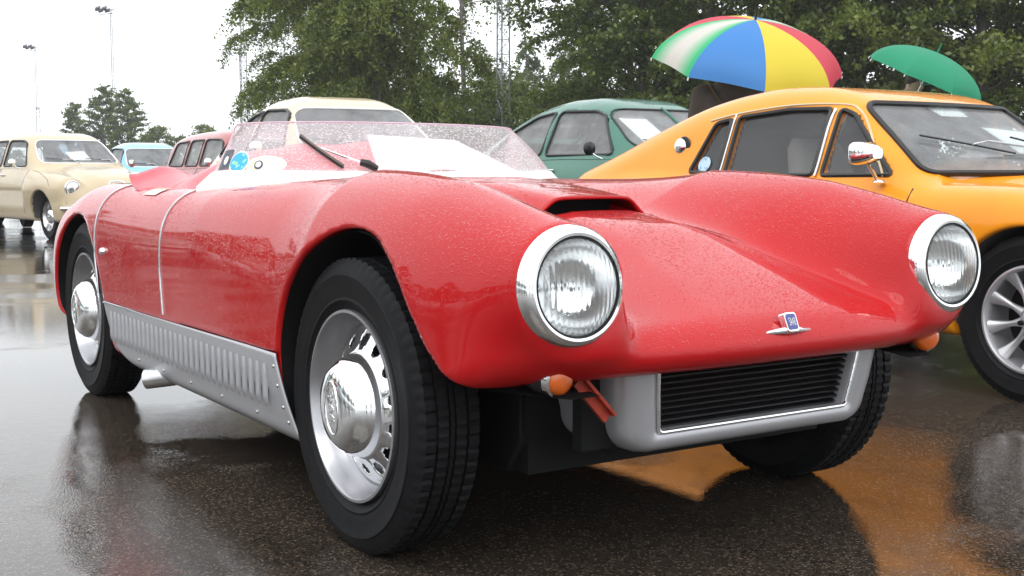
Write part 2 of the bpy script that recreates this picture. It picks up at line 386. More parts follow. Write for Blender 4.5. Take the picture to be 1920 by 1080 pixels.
# ------------------------------------------------------------------ wheels
def tyre_mesh(r=.315, w=.15, rim=.2, tread=True, n=288):
    h = w / 2; mb = MB()
    prof = [(rim, -h * .74), (rim + .012, -h * .86), (rim + (r - rim) * .20, -h * .95), (rim + (r - rim) * .22, -h * .985), (rim + (r - rim) * .25, -h * .985), (rim + (r - rim) * .27, -h * .97), (rim + (r - rim) * .42, -h * 1.02), (rim + (r - rim) * .62, -h * 1.03), (rim + (r - rim) * .66, -h * 1.055), (rim + (r - rim) * .69, -h * 1.055), (rim + (r - rim) * .71, -h * 1.015), (r - .022, -h * .96), (r - .010, -h * .90), (r - .004, -h * .80)]
    tr = []
    for a, b in ((-.80, -.50), (-.42, -.12), (-.05, .05), (.12, .42), (.50, .80)): tr += [(r - .001, h * a), (r, h * a * .98 + h * b * .02), (r, h * b * .98 + h * a * .02), (r - .001, h * b), (r - .008, h * b + .0006), (r - .008, h * b + h * .07)]
    tr = tr[:-2]; full = prof[:-1] + tr + [(p[0], -p[1]) for p in prof[::-1]][1:]
    m = len(full); V = []
    for i in range(n):
        a = 2 * math.pi * i / n; ca, sa = math.cos(a), math.sin(a)
        for k, (rr, y) in enumerate(full):
            if tread and n > 100 and abs(y) > h * .45 and rr > r - .014:
                if i % 4 == 0: rr -= .0042
            elif tread and n > 100 and abs(y) <= h * .45 and rr > r - .003 and (i + int(6 * (y / h + 2))) % 3 == 0: rr -= .0035
            V.append((rr * ca, y, rr * sa))
    mb.add(V, [(i * m + k, i * m + k + 1, ((i + 1) % n) * m + k + 1, ((i + 1) % n) * m + k) for i in range(n) for k in range(m - 1)])
    return mb
def holed_disc(r0, r1, ra, rb, y, holes, n_per=10, duty=5, dish=.0):
    """annulus facing -y with rounded slots between ra and rb"""
    mb = MB(); n = holes * n_per; rs = [r0, (r0 + ra) / 2, ra, ra + (rb - ra) * .25, ra + (rb - ra) * .75, rb, (rb + r1) / 2, r1]
    V = []
    for i in range(n):
        a = 2 * math.pi * i / n
        for r in rs: V.append((r * math.cos(a), y + dish * ((r - r0) / (r1 - r0)), r * math.sin(a)))
    m = len(rs); Fc = []
    for i in range(n):
        for k in range(m - 1):
            ph = i % n_per; mid = k == 3; edge = k in (2, 4)
            if (mid and ph < duty) or (edge and 0 < ph < duty - 1): continue
            Fc.append((i * m + k, i * m + k + 1, ((i + 1) % n) * m + k + 1, ((i + 1) % n) * m + k))
    return mb.add(V, Fc)
def text_mesh(body, size, depth, name):
    cu = bpy.data.curves.new(name, 'FONT'); cu.body = body; cu.size = size; cu.extrude = depth; cu.align_x = 'CENTER'; cu.align_y = 'CENTER'
    t = bpy.data.objects.new(name, cu); COL.objects.link(t); dg = bpy.context.evaluated_depsgraph_get(); dg.update()
    me = bpy.data.meshes.new_from_object(t.evaluated_get(dg)); COL.objects.unlink(t); bpy.data.objects.remove(t); bpy.data.curves.remove(cu); return me
tyre_hi = tyre_mesh().mesh('tyre', angle=28); tyre_hi.materials.append(MT['rubber'])
tyre_lo = tyre_mesh(n=64, tread=False).mesh('tyre', angle=28); tyre_lo.materials.append(MT['rubber'])
def chrome_wheel(parent, loc, spin=0, flip=False, hi=True, label=None):
    w = link('wheel', None, parent, loc, (0, spin, math.pi if flip else 0))
    t = link('tyre', tyre_hi if hi else tyre_lo, w)
    rm = MB(); h = .075
    rm.lathe([(.203, -h * .70), (.207, -h * .88), (.205, -h * .97), (.199, -h * .98), (.194, -h * .90), (.190, -h * .55), (.180, -h * .35), (.172, -h * .10), (.168, .01), (.150, .03), (.02, .03)], 72)
    rr = rm.build('rim', 'satin', w)
    dk = MB(); dk.lathe([(.162, .022), (.0, .022)], 40); dk.build('hub_backing', 'black', w)
    hd = holed_disc(.104, .180, .128, .153, -.056, 14, 12, 6, .044); solidify(hd.build('holed_disc', 'chrome', w, angle=60), .004)
    cp = MB(); cp.lathe([(.0, -.114), (.03, -.1135), (.056, -.111), (.077, -.105), (.089, -.097), (.094, -.089), (.097, -.087), (.101, -.082), (.107, -.070), (.110, -.060), (.111, -.052), (.114, -.050), (.117, -.044), (.117, -.030)], 72)
    hc = cp.build('hubcap', 'chrome', w, angle=30)
    ring = []
    for k in range(40):
        a = 2 * math.pi * k / 40; ring.append((.030 * math.cos(a), -.1135 + .0016 * (abs(math.sin(a)) ** 2) * 2, .056 * math.sin(a)))
    MB().tube(ring, .0022, 6, closed=True).build('emblem_ring', 'chrome', w)
    tm = text_mesh('SAAB', .030, .0012, 'emblem_lettering'); tm.materials.append(MT['steel'])
    for v in tm.vertices:                                # tall narrow letters, read along the wheel's radius
        x, y, z = v.co; X, Zz = x * 1.02, y * 1.35; v.co = (-Zz, -.1138 - z + .0035 * (X / .05) ** 2, X)
    link('emblem_lettering', tm, w)
    return w
# ------------------------------------------------------------------ the red roadster (local: x forward from the front axle, y left, z up)
ZF = pchip([-2.95, -2.85, -2.7, -2.45, -2.2, -1.9, -1.5, -1.1, -.6, -.3, -.05, .19, .36, .47, .57, .66], [.50, .58, .68, .742, .768, .766, .758, .762, .784, .795, .800, .785, .745, .700, .640, .57])
ZC = pchip([-2.95, -2.7, -2.3, -1.8, -1.0, -.55, -.35, -.2, -.05, .135, .32, .485, .578, .625, .7], [.50, .62, .72, .752, .76, .795, .776, .748, .720, .690, .626, .562, .520, .492, .44])
YV = pchip([-.6, -.1, .1, .3, .5, .7], [.20, .20, .23, .285, .345, .36])
DV = pchip([-.7, -.4, -.1, .2, .45, .62], [.0, .014, .026, .034, .028, .006])
WP = pchip([-3.0, -2.9, -2.75, -2.6, -2.5, -2.2, -1.2, -.3, .1, .3, .45, .55, .66], [.40, .53, .645, .700, .712, .714, .712, .710, .706, .694, .668, .635, .575])
def red_top(x, y):
    y = np.abs(y); zc, zf, yv = ZC(x), ZF(x), YV(x); dv = DV(x)
    t = np.clip(y / yv, 0, 1); a = zc - dv * (.35 * t * t + .65 * sstep((t - .40) / .60))
    return a + (zf - zc + dv) * sstep((y - yv) / (.535 - yv))
def red_side(x, z):
    return WP(x) - .035 * np.clip((.42 - z) / .24, 0, 1.5) ** 2 - .004 * np.clip((z - .5) / .25, 0, 1) ** 2
def red_shell(x, y, z):
    y = np.abs(y)
    f = smax((z - red_top(x, y)) * .85, y - red_side(x, z), np.interp(x, [-2.6, -1.9, -.9, -.2], [.22, .16, .16, .25]))
    nose = .632 - .10 * np.clip(y / .62, 0, 1.2) ** 2.6 - .55 * np.clip(.475 - z, 0, .2) ** 1.15
    f = smax(f, x - nose, .07)
    t = np.clip((x + .15) / .74, 0, 1); r = .205 + (.112 - .205) * t - .30 * np.clip(-.15 - x, 0, 1)                     # the lamp pod tapers out of the wing
    d = np.sqrt((y - (.485 + .029 * t)) ** 2 + (z - (.575 + .027 * t)) ** 2) - r
    pod = smax(d, np.maximum(x - .578, -.65 - x), .03)
    f = smin(f, pod, .09)
    low = np.interp(x, [-3, -2.75, -2.5, -2.3, -1.9, .25, .4, .5, .7], [.34, .29, .25, .20, .185, .19, .395, .418, .43])
    f = smax(f, low - z, .05)
    f = smax(f, -x - 2.90 + .20 * y * y + .35 * np.clip(z - .45, 0, 1) ** 2, .20)
    return f
ARCH_F = [(-.30, .05)] + [tuple(p) for p in smooth_curve([(-.325, .19), (-.323, .30), (-.320, .389), (-.301, .466), (-.25, .544), (-.158, .622), (-.058, .673), (.045, .689), (.145, .671), (.240, .610), (.302, .537), (.346, .48), (.399, .431), (.445, .407)], 3)] + [(.56, .395), (.56, .05)]
ARCH_R = [(-1.80, .05)] + [tuple(p) for p in smooth_curve([(-1.80, .19), (-1.825, .36), (-1.87, .455), (-1.94, .545), (-2.03, .615), (-2.15, .652), (-2.28, .648), (-2.39, .605), (-2.47, .53), (-2.52, .43), (-2.53, .32), (-2.49, .25)], 3)] + [(-2.44, .05)]
def red_body(x, y, z):
    ya = np.abs(y); f = red_shell(x, y, z)
    wells = np.minimum(np.maximum(poly_sdf(ARCH_F, x, z), np.where(x > .30, .30, .44) - ya), np.maximum(poly_sdf(ARCH_R, x, z), .44 - ya))
    f = smax(f, -wells, .012)
    sill = np.maximum(np.maximum(z - np.interp(x, [-1.85, -.3], [.372, .388]), .70 - ya), np.maximum(x + .25, -1.90 - x))     # seat of the silver sill panel
    f = np.maximum(f, -sill)
    pit = smax(smax(ya - .50, np.abs(x + 1.42) - .40, .12), .56 - z, .03)
    pit = np.maximum(pit, z - .9); f = smax(f, -pit, .02)
    f = np.maximum(f, -np.maximum(np.maximum(np.abs(x + .14) - .12, ya - .125), .66 - z))   # air intake below the scoop
    lamp = np.maximum(np.sqrt((ya - .514) ** 2 + (z - .602) ** 2) - .093, .48 - x); f = np.maximum(f, -lamp)
    duct = np.maximum(np.maximum(ya - .30, .46 - x), z - (.425 + .0 * x))
    return np.maximum(f, -duct)
V, Q = implicit_mesh(red_body, (-3.05, 0, .10), (.76, .78, .90), .0085)
cz = V[Q].mean(1); inner = (red_shell(*cz.T) < -.030) | ((cz[:, 2] < .405) & (cz[:, 0] > -.32) & (cz[:, 0] < .50) & (np.abs(cz[:, 1]) < .50)) | ((cz[:, 2] < .30) & (np.abs(cz[:, 1]) < .60))
sports_car = empty('sports_car', (.2215, 2.910, 0), HEADING)
tag(sports_car, 'low red open sports car beaded with rain, chrome ringed headlights and silver louvred sills', 'car')
SC = sports_car
link('body', np_mesh('body', V, Q, ['red', 'black'], inner.astype(int)), SC)
def side_y(x, z, f=red_shell, hi=.85): return solve_axis(f, [(x, 0, z)], 1, .2, hi)[0]
def top_z(x, y, f=red_shell, hi=1.0): return solve_axis(f, [(x, y, 0)], 2, .35, hi)[0]

# black liners inside the wheel arches, set just behind the painted lip
for arch, lab in ((ARCH_F, 0), (ARCH_R, 1)):
    c_ = np.array((.03, .25)) if lab == 0 else np.array((-2.17, .25)); pts = [np.array(p) for p in arch[1:-1]]; pts = [p + (c_ - p) / np.linalg.norm(c_ - p) * .005 for p in pts]
    yo = solve_axis(red_shell, [(p[0], 0, p[1]) for p in pts], 1, .3, .85) - .010; yo = np.maximum(yo, .5)
    for s in (-1, 1):
        MB().grid([[(p[0], s * (y - (y - .43) * t), p[1]) for t in (0, .3, .6, 1)] for p, y in zip(pts, yo)]).build('arch_liner', 'black', SC)
# wheels
for x, s in ((0, -1), (0, 1), (-2.21, -1), (-2.21, 1)):
    chrome_wheel(SC, (x, s * .605, .311), spin=R(4 if x else -6), flip=s > 0)
# chassis seen under the nose and between the wheels
mb = MB(); mb.box((-1.15, 0, .235), (2.9, .84, .09)); mb.box((.16, 0, .30), (.46, .56, .13)); mb.bar((0, -.56, .311), (0, .56, .311), .03); mb.bar((-2.21, -.56, .311), (-2.21, .56, .311), .035)
mb.bar((.1, -.5, .25), (.1, .5, .25), .018); mb.box((.44, 0, .335), (.03, .80, .14)); mb.box((-2.4, 0, .33), (.7, .8, .2))
mb.build('chassis', 'black', SC, angle=30)
# silver sill panels with pressed louvres
def sill_edge(z): return np.interp(z, [.16, .20, .25, .38], [-.252, -.256, -.275, -.322]), np.interp(z, [.16, .19, .23, .37], [-1.52, -1.62, -1.75, -1.81])
for s in (-1, 1):
    P = []
    nz = 22
    for i in range(61):
        row = []
        for j in range(nz):
            v = j / (nz - 1)
            if v < .72: z = .386 - (v / .72) * .165; tuck = 0
            else: a = (v - .72) / .28 * R(95); z = .221 - .05 * math.sin(a); tuck = .05 * (1 - math.cos(a))
            x0, x1 = sill_edge(z); x = x0 + (x1 - x0) * i / 60
            z2 = z if v > .01 else np.interp(x, [-1.85, -.3], [.372, .388])
            row.append((x, s * (red_side(x, max(z, .221)) + .003 - tuck), min(z2, z) if v < .02 else z))
        P.append(row)
    sp = MB().grid(P).build('sill_panel', 'silver', SC, angle=60); solidify(sp, .004, 1 if s < 0 else -1)
lv = MB(); prof = []
for i in range(9):                                             # one louvre: a half round rib that opens at the top
    t = i / 8; z = .052 - .104 * t; d = .0135 * (min(1, (1 - t) * 6) ** .6) * (.7 + .3 * (1 - t)); w = .0068 * (1 if 0 < i < 8 else .7)
    prof.append([(w * math.cos(a), -d * math.sin(a), z) for a in np.linspace(0, math.pi, 7)])
lv.grid(prof); lv.add(prof[0] + [(0, 0, .052)], [tuple(range(7))])
lvm = lv.mesh('louvre', angle=50); lvm.materials.append(MT['silver'])
for i in range(31):
    x = -.392 - i * .0445; zc = np.interp(x, [-1.75, -.39], [.300, .302]); o = link('louvre', lvm, SC, (x, -(float(red_side(x, zc)) + .003), zc)); o.rotation_euler = (R(-2), 0, 0)
rv = MB().lathe([(.0, -.004), (.004, -.003), (.005, 0)], 10).mesh('rivet'); rv.materials.append(MT['steel'])
for x, z in [(-.335, .355), (-.325, .31), (-.312, .26), (-.30, .225)] + [(-.5 - .25 * k, .218) for k in range(5)]:
    link('rivet', rv, SC, (x, -(float(red_side(x, z)) + .003), z))
# chrome strips framing the door, running up the flank and over the shoulder
def strip_path(x_low, x_mid, x_top, z0):
    pts = []
    for z in np.linspace(z0, .66, 16):
        x = np.interp(z, [z0, z0 + .06, .52, .66], [x_low, x_low - .010, x_mid, x_mid + .005]); pts.append((x, -side_y(x, z) - .001, z))
    y0 = -pts[-1][1]
    for k in range(1, 15):
        t = k / 14; y = y0 - .004 - (y0 - .50) * t ** 1.3; x = x_mid + .005 + (x_top - x_mid) * t ** 1.2; pts.append((x, -y, top_z(x, -y) + .001))
    return pts
for a in ((-1.165, -1.185, -1.13, .395), (-1.875, -1.905, -1.84, .40)):
    pth = strip_path(*a)
    MB().tube(pth, .0048, 8, flat=.8).build('chrome_strip', 'steel', SC)
    MB().tube([(x, -y, z) for x, y, z in pth], .0048, 8, flat=.8).build('chrome_strip', 'steel', SC)
    sm = MB(); sm.tube([(x - .012, y + .0035, z - .002) for x, y, z in pth], .0045, 6); sm.build('door_seam', 'seal', SC)
yk = side_y(-1.80, .545)
MB().lathe([(.0, -.014), (.008, -.013), (.012, -.008), (.013, 0)], 16).build('door_lock', 'chrome', SC, (-1.80, -yk, .545))
# side exhaust pipe
ex = MB(); ex.tube([(-1.10, -.50, .215), (-1.26, -.60, .200), (-1.36, -.71, .178)], .031, 20, cap=False); ex.tube([(-1.10, -.50, .215), (-1.26, -.60, .200), (-1.355, -.70, .179)], .026, 20, cap=True)
ex.build('exhaust_pipe', 'steel', SC)

# headlights
def headlight(s):
    c = (.580, s * .514, .602); tilt = (0, R(-4), 0)
    h = link('headlight', None, SC, c, tilt)
    MB().lathe([(.1125, -.016), (.112, -.004), (.109, .008), (.103, .017), (.096, .021), (.091, .020), (.088, .015), (.0865, .006)], 72, 'x').build('chrome_ring', 'chrome', h)
    MB().lathe([(.090, .016), (.0885, .0215), (.0865, .019), (.0865, .010)], 72, 'x').build('rubber_gasket', 'seal', h)
    MB().lathe([(.0872, .012)] + [(.0872 * math.cos(a), .012 + .028 * math.sin(a)) for a in np.linspace(.08, math.pi / 2, 14)], 64, 'x').build('lens', 'lens', h)
    MB().lathe([(.087, .010), (.078, -.018), (.06, -.045), (.035, -.062), (.0, -.068)], 48, 'x').build('reflector', 'mirror_bowl', h)
    b = MB(); b.lathe([(.0, -.005), (.008, -.008), (.011, -.02), (.008, -.035), (.006, -.06)], 16, 'x'); b.build('bulb', 'chrome', h)
    return h
for s in (-1, 1): headlight(s)
# amber turn signals hanging below the lamps
for s in (-1, 1):
    t = link('turn_signal', None, SC, (.528, s * .513, .432), (0, R(8), s * R(-18)))
    mb = MB(); mb.lathe([(.0, .027), (.016, .026), (.026, .022), (.0305, .014), (.031, .0)], 28, 'x'); mb.build('amber_lens', 'amber', t)
    MB().lathe([(.036, -.006), (.036, .006), (.0315, .009), (.0305, .002)], 28, 'x').build('lens_bezel', 'chrome', t)
    MB().lathe([(.035, .0), (.038, -.02), (.036, -.045), (.02, -.06), (.0, -.065)], 28, 'x').build('lamp_housing', 'trimblack', t)
# towing eye
tw = MB(); rt_ = Matrix.Rotation(R(43), 3, 'X')
tw.box((.515, -.420, .380), (.008, .024, .105), rt_); tw.box((.522, -.411, .386), (.018, .006, .105), rt_); tw.build('towing_bracket', 'towred', SC)

# grille: a U shaped silver duct, bars set back in it
zb, zt = .272, .452; wi = .30
outer = round_poly([(-wi - .045, zt + .03), (-wi - .028, zb - .040), (wi + .028, zb - .040), (wi + .045, zt + .03)], .07, 8)
def u_ring(off, z_drop=0.):                                    # one open U at an inset from the outer edge
    w = .343 - 1.25 * off; b = .256 + .70 * off; rc = max(.012, .065 - off); pts = [(-w - .022, zt + .03), (-w - .010, (zt + b) / 2)]
    for k in range(9): a = math.pi + R(90) * k / 8; pts.append((-w + rc + rc * math.cos(a), b + rc + rc * math.sin(a)))
    for k in range(9): a = -math.pi / 2 + R(90) * k / 8; pts.append((w - rc + rc * math.cos(a), b + rc + rc * math.sin(a)))
    return pts + [(w + .010, (zt + b) / 2), (w + .022, zt + .03)]
def ux(z, y): return .548 + .16 * (z - .36) - .018 * (abs(y) / .36) ** 2
rings = [(.000, -.30), (.000, -.10), (.0, -.040), (.006, -.016), (.018, -.003), (.034, .0), (.048, -.001), (.058, -.006), (.063, -.016), (.064, -.075), (.066, -.12)]
P = [[(ux(z, y) + dx * (1 if dx > -.2 else .9), y, z) for (y, z) in u_ring(off)] for off, dx in rings]
MB().grid(P).build('grille_surround', 'silver', SC, angle=70)
inn = u_ring(.062); MB().tube([(ux(z, y) - .006, y, z) for y, z in inn], .0042, 8).build('grille_bright_edge', 'chrome', SC)
bar = MB().box((0, 0, 0), (.016, 1, .0045)).mesh('grille_bar', False); bar.materials.append(MT['trimblack'])
for i in range(11):
    z = .306 + i * .0128; o = link('grille_bar', bar, SC, (ux(z, 0) - .05, 0, z), (0, R(20), 0)); o.scale = (1, 2 * (.262 + .022 * (z - .30) / .15), 1)
mb = MB(); mb.box((.43, 0, .355), (.012, .66, .20)); mb.build('radiator_core', 'black', SC)
vb = MB().box((0, 0, 0), (.006, .004, .175)).mesh('grille_rod', False); vb.materials.append(MT['trimblack'])
for k in range(7): link('grille_rod', vb, SC, (ux(.355, 0) - .066, -.27 + .09 * k, .355), (0, R(9), 0))
# winged badge on the nose
bx = float(solve_axis(red_shell, [(0, 0, .50)], 0, .3, .75)[0])
bd = link('nose_badge', None, SC, (bx, 0, .502), (0, R(-24), 0))
mb = MB(); st = []
for k in range(15):
    t = -1 + 2 * k / 14; w = .078 * t; hh = .0058 * (1 - abs(t) ** 1.6) + .0012; st.append([(.006 + .004 * (1 - t * t) + hh * math.cos(a) * .9 - .010 * abs(t), w, -.014 + hh * math.sin(a)) for a in np.linspace(0, 2 * math.pi, 10)])
mb.grid(st); mb.build('badge_wing', 'chrome', bd)
sh = round_poly([(-.017, -.020), (.017, -.020), (.018, .022), (-.018, .022)], .008, 4)
mb = MB(); n = len(sh); mb.add([(.002, a, b) for a, b in sh] + [(.016, a * .92, b * .94) for a, b in sh], [tuple(range(n, 2 * n))] + [(i, (i + 1) % n, n + (i + 1) % n, n + i) for i in range(n)]); mb.build('badge_shield', 'chrome', bd)
mb = MB(); mb.add([(.0175, a * .72, b * .78) for a, b in sh] + [(.015, a * .72, b * .78) for a, b in sh], [tuple(range(n))] + [(i, (i + 1) % n, n + (i + 1) % n, n + i) for i in range(n)]); mb.build('badge_enamel', 'blueenamel', bd)
tm = text_mesh('SAAB', .0125, .0004, 'badge_lettering'); tm.materials.append(MT['steel'])
for v in tm.vertices: x, y, z = v.co; v.co = (.0178 + z, x * .62, y * 1.9)
link('badge_lettering', tm, bd)

# bonnet scoop
P = []
nxs, nys = 40, 49
for i in range(nxs):
    row = []; x = -.050 - .46 * i / (nxs - 1)
    for j in range(nys):
        y = -.215 + .43 * j / (nys - 1); ay = abs(y); hgt = .030 * sstep(1 - (-.05 - x) / .44); wy = .150 + .02 * (i / nxs)
        bump = hgt * (1 - sstep((ay - wy + .045) / .075)); fx = .014 * (1 - (ay / .16) ** 2) if ay < .16 else 0
        xx = x + fx * (1 - i / (nxs - 1)); row.append((xx, y, float(red_top(xx, y)) + bump - (.003 if bump < .003 else 0) + (.0015 if i == 0 else 0)))
    P.append(row)
sco = MB().grid(P).build('bonnet_scoop', 'red', SC, angle=180); solidify(sco, .008, -1)
mb = MB(); mb.box((-.15, 0, .70), (.012, .26, .10)); mb.build('scoop_mesh', 'black', SC)
# bonnet shut line beside the scoop
for s in (-1, 1):
    pts = [(x, s * y, float(red_top(x, y)) + .0002) for x, y in smooth_curve([(-.08, .205), (.05, .225), (.18, .262), (.30, .300), (.38, .33)], 6)]
    MB().tube(pts, .0008, 5).build('bonnet_shut_line', 'seal', SC)

# wrap-round acrylic windscreen, its white base, wiper and stickers
def scr_base(t):                                               # t in -1..1 across the car
    a = min(1, abs(t)); y = .600 * math.sin(a * R(90)); x = -.80 - .34 * (1 - math.cos(a * R(90))) ** 1.25; return x, math.copysign(y, t)
def scr_top(t):
    a = min(1, abs(t)); y = .490 * math.sin(a * R(90)); x = -1.00 - .20 * (1 - math.cos(a * R(90))) ** 1.25; return x, math.copysign(y, t)
_ts = np.linspace(-1.1, 1.1, 221); _zs = solve_axis(red_shell, [(*scr_base(t), 0) for t in _ts], 2, .35, 1.0) + .004
def scr_zb(t): return float(np.interp(t, _ts, _zs))
def scr_pt(t, v):
    bx_, by = scr_base(t); tx, ty = scr_top(t); zb_ = scr_zb(t); a = abs(t)
    zt_ = .955 - .010 * a ** 2 - .11 * max(0, (a - .86) / .14) ** 2.2
    bow = .018 * math.sin(math.pi * v)
    x = bx_ + (tx - bx_) * v + bow; y = by + (ty - by) * v + math.copysign(bow * .5 * a, by); return (x, y, zb_ + (zt_ - zb_) * v)
TT = np.linspace(-1, 1, 65); VV = np.linspace(0, 1, 13)
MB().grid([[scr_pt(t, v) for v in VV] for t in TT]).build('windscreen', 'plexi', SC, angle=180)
MT['pinkedge'] = mat('acrylic_edge', (.80, .62, .72), .3, trans=.3)
MB().tube([scr_pt(t, 1) for t in TT], .003, 6).build('screen_edge', 'pinkedge', SC)
P = []
for t in TT:
    b0 = Vector(scr_pt(t, 0)); b1 = Vector(scr_pt(t, .2)); d = (b1 - b0); bx_, by = scr_base(t)
    out = Vector((1 - abs(t) ** 2, t * .9, 0)).normalized(); hh = .034 + .020 * abs(t)
    P.append([b0 + out * .016 - Vector((0, 0, .012)), b0 + out * .014 + Vector((0, 0, .006)), b0 + d.normalized() * hh + out * .006, b0 + d.normalized() * (hh + .002) - out * .006, b0 - out * .012 - Vector((0, 0, .010))])
MB().grid(P).build('screen_base', 'white', SC, angle=50)
def scr_norm(t, v):
    a = Vector(scr_pt(t + .01, v)) - Vector(scr_pt(t - .01, v)); b = Vector(scr_pt(t, min(1, v + .02))) - Vector(scr_pt(t, v - .02)); n_ = a.cross(b).normalized()
    return n_ if n_.x > 0 or True else -n_
# wiper, its spindle, and the stickers on the screen
def on_screen(t, v, off=.004): p = Vector(scr_pt(t, v)); n_ = scr_norm(t, v); return p + n_ * (off if n_.x > 0 else -off)
MT['wiper'] = mat('wiper_metal', (.10, .085, .07), .35, .6)
bl = [on_screen(-.478 + .153 * k / 8, .70 - .50 * k / 8, .010) for k in range(9)]
MB().tube(bl, .0075, 6, flat=.5).build('wiper_blade', 'seal', SC)
MB().tube([p + Vector((.006, -.002, .006)) for p in bl], .0042, 6).build('wiper_holder', 'wiper', SC)
MB().tube([bl[4] + Vector((.010, -.002, .012)), on_screen(-.32, .34, .020), on_screen(-.262, .25, .018)], .0032, 6).build('wiper_arm', 'steel', SC)
MB().tube([on_screen(-.265, .255, .018), on_screen(-.24, .215, .020), on_screen(-.21, .165, .012)], [.010, .0125, .010], 10).build('wiper_spindle', 'seal', SC)
def sticker(name, t0, v0, w, h, oval, material, off=.002, n=28):
    """flat print on the curved screen; sizes in metres"""
    c = Vector(scr_pt(t0, v0)); du = (Vector(scr_pt(t0 + .01, v0)) - Vector(scr_pt(t0 - .01, v0))) / .02; dv = (Vector(scr_pt(t0, v0 + .02)) - Vector(scr_pt(t0, v0 - .02))) / .04
    a, b = w / 2 / du.length, h / 2 / dv.length; rows = []
    for i in range(7):
        r = i / 6
        if oval: rows.append([on_screen(t0 + a * r * math.cos(q), v0 + b * r * math.sin(q), off) for q in np.linspace(0, 2 * math.pi, n)])
        else: rows.append([on_screen(t0 - a + 2 * a * r, v0 - b + 2 * b * k / (n - 1), off) for k in range(n)])
    return MB().grid(rows).build(name, material, SC, angle=180)
def print_mat(name, base, spots, scale, rough=.35):
    m = mat(name, base, rough); n, l = nodes_of(m); b = n['Principled BSDF']; tc = n.new('ShaderNodeTexCoord'); t = n.new('ShaderNodeTexNoise'); t.inputs['Scale'].default_value = scale; t.inputs['Detail'].default_value = 1
    l.new(tc.outputs['Object'], t.inputs['Vector']); cr = n.new('ShaderNodeValToRGB'); cr.color_ramp.interpolation = 'CONSTANT'; e = cr.color_ramp.elements; e[0].color = (*base, 1); e[1].position = .56; e[1].color = (*spots[0], 1)
    if len(spots) > 1: q = e.new(.64); q.color = (*spots[1], 1)
    l.new(t.outputs['Fac'], cr.inputs[0]); l.new(cr.outputs[0], b.inputs['Base Color']); return m
MT['st_dark'] = print_mat('dark_sticker', (.05, .06, .075), [(.10, .10, .12)], 60)
MT['st_blue'] = print_mat('blue_sticker', (.03, .36, .78), [(.25, .60, .55), (.30, .55, .12)], 60)
MT['st_rim'] = mat('sticker_white', (.85, .87, .86), .35)
MT['st_white'] = print_mat('white_sticker', (.86, .86, .80), [(.78, .74, .45)], 70)
sticker('dark_sticker', -.852, .415, .040, .070, False, 'st_dark'); sticker('sticker_mark', -.848, .40, .015, .030, True, 'st_rim', .0035)
sticker('sticker_border', -.762, .36, .064, .076, True, 'st_rim', .002); sticker('blue_sticker', -.762, .36, .057, .068, True, 'st_blue', .0035)
sticker('oval_sticker', -.625, .30, .118, .066, True, 'st_white'); sticker('sticker_seal', -.655, .30, .026, .032, True, 'st_dark', .0035); sticker('sticker_seal_centre', -.655, .30, .016, .020, True, 'st_rim', .005)

# loose vinyl cover thrown over the cockpit
P = []
for i in range(41):
    u = i / 40; row = []
    for j in range(49):
        w = -1 + j / 24; x = -1.10 - .78 * u + .03 * math.sin(5 * w); y = .60 * w; a = abs(w)
        base = max(float(np.interp(x, [-1.95, -1.6, -1.2, -.95], [.768, .756, .765, .79])), 0)
        hump = .125 * math.exp(-((x + 1.40) / .20) ** 2) * max(0, 1 - (a / .90) ** 3) + .05 * math.exp(-((x + 1.55) / .2) ** 2 - ((w - .45) / .25) ** 2)
        edge = sstep(np.array((a - .80) / .2)); z = base + .018 + hump - .030 * edge
        if w < 0:
            lift = .075 * math.exp(-((x + 1.93) / .13) ** 2) * sstep(np.array((-w - .45) / .5)) 
            z += lift - .012 * math.exp(-((x + 1.48) / .13) ** 2) * edge; y -= .025 * edge * math.sin((x + 1.0) * 7)
        z += .006 * math.sin(x * 23 + 3 * w) * (1 - .4 * a) + .004 * math.sin(w * 17 + x * 9)
        row.append((x, y, z))
    P.append(row)
cov = MB().grid(P).build('vinyl_cover', 'cover', None, angle=180); solidify(cov, .004, 0)
cov.location = SC.location; cov.rotation_euler = SC.rotation_euler
tag(cov, 'loose red vinyl cover draped over the open cockpit behind the acrylic windscreen', 'cover')
mb = MB(); mb.grid([[(-1.44 - .13 * i / 6, -.59 - .055 * j / 4, top_z(-1.44 - .13 * i / 6, -.59 - .055 * j / 4) + .003) for j in range(5)] for i in range(7)]); mb.build('door_cap', 'beige', SC)
# plain white panel set against the dash inside the screen
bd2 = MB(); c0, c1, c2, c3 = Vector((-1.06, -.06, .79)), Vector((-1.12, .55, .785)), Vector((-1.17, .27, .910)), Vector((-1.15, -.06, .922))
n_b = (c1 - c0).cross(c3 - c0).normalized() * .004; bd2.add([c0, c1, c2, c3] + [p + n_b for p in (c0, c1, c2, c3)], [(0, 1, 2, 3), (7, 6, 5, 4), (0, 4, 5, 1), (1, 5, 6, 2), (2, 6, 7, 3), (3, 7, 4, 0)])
o = bd2.build('white_panel', 'paper', None, smooth=False); o.location = SC.location; o.rotation_euler = SC.rotation_euler
tag(o, 'blank white panel leaning inside the windscreen of the red sports car', 'board')
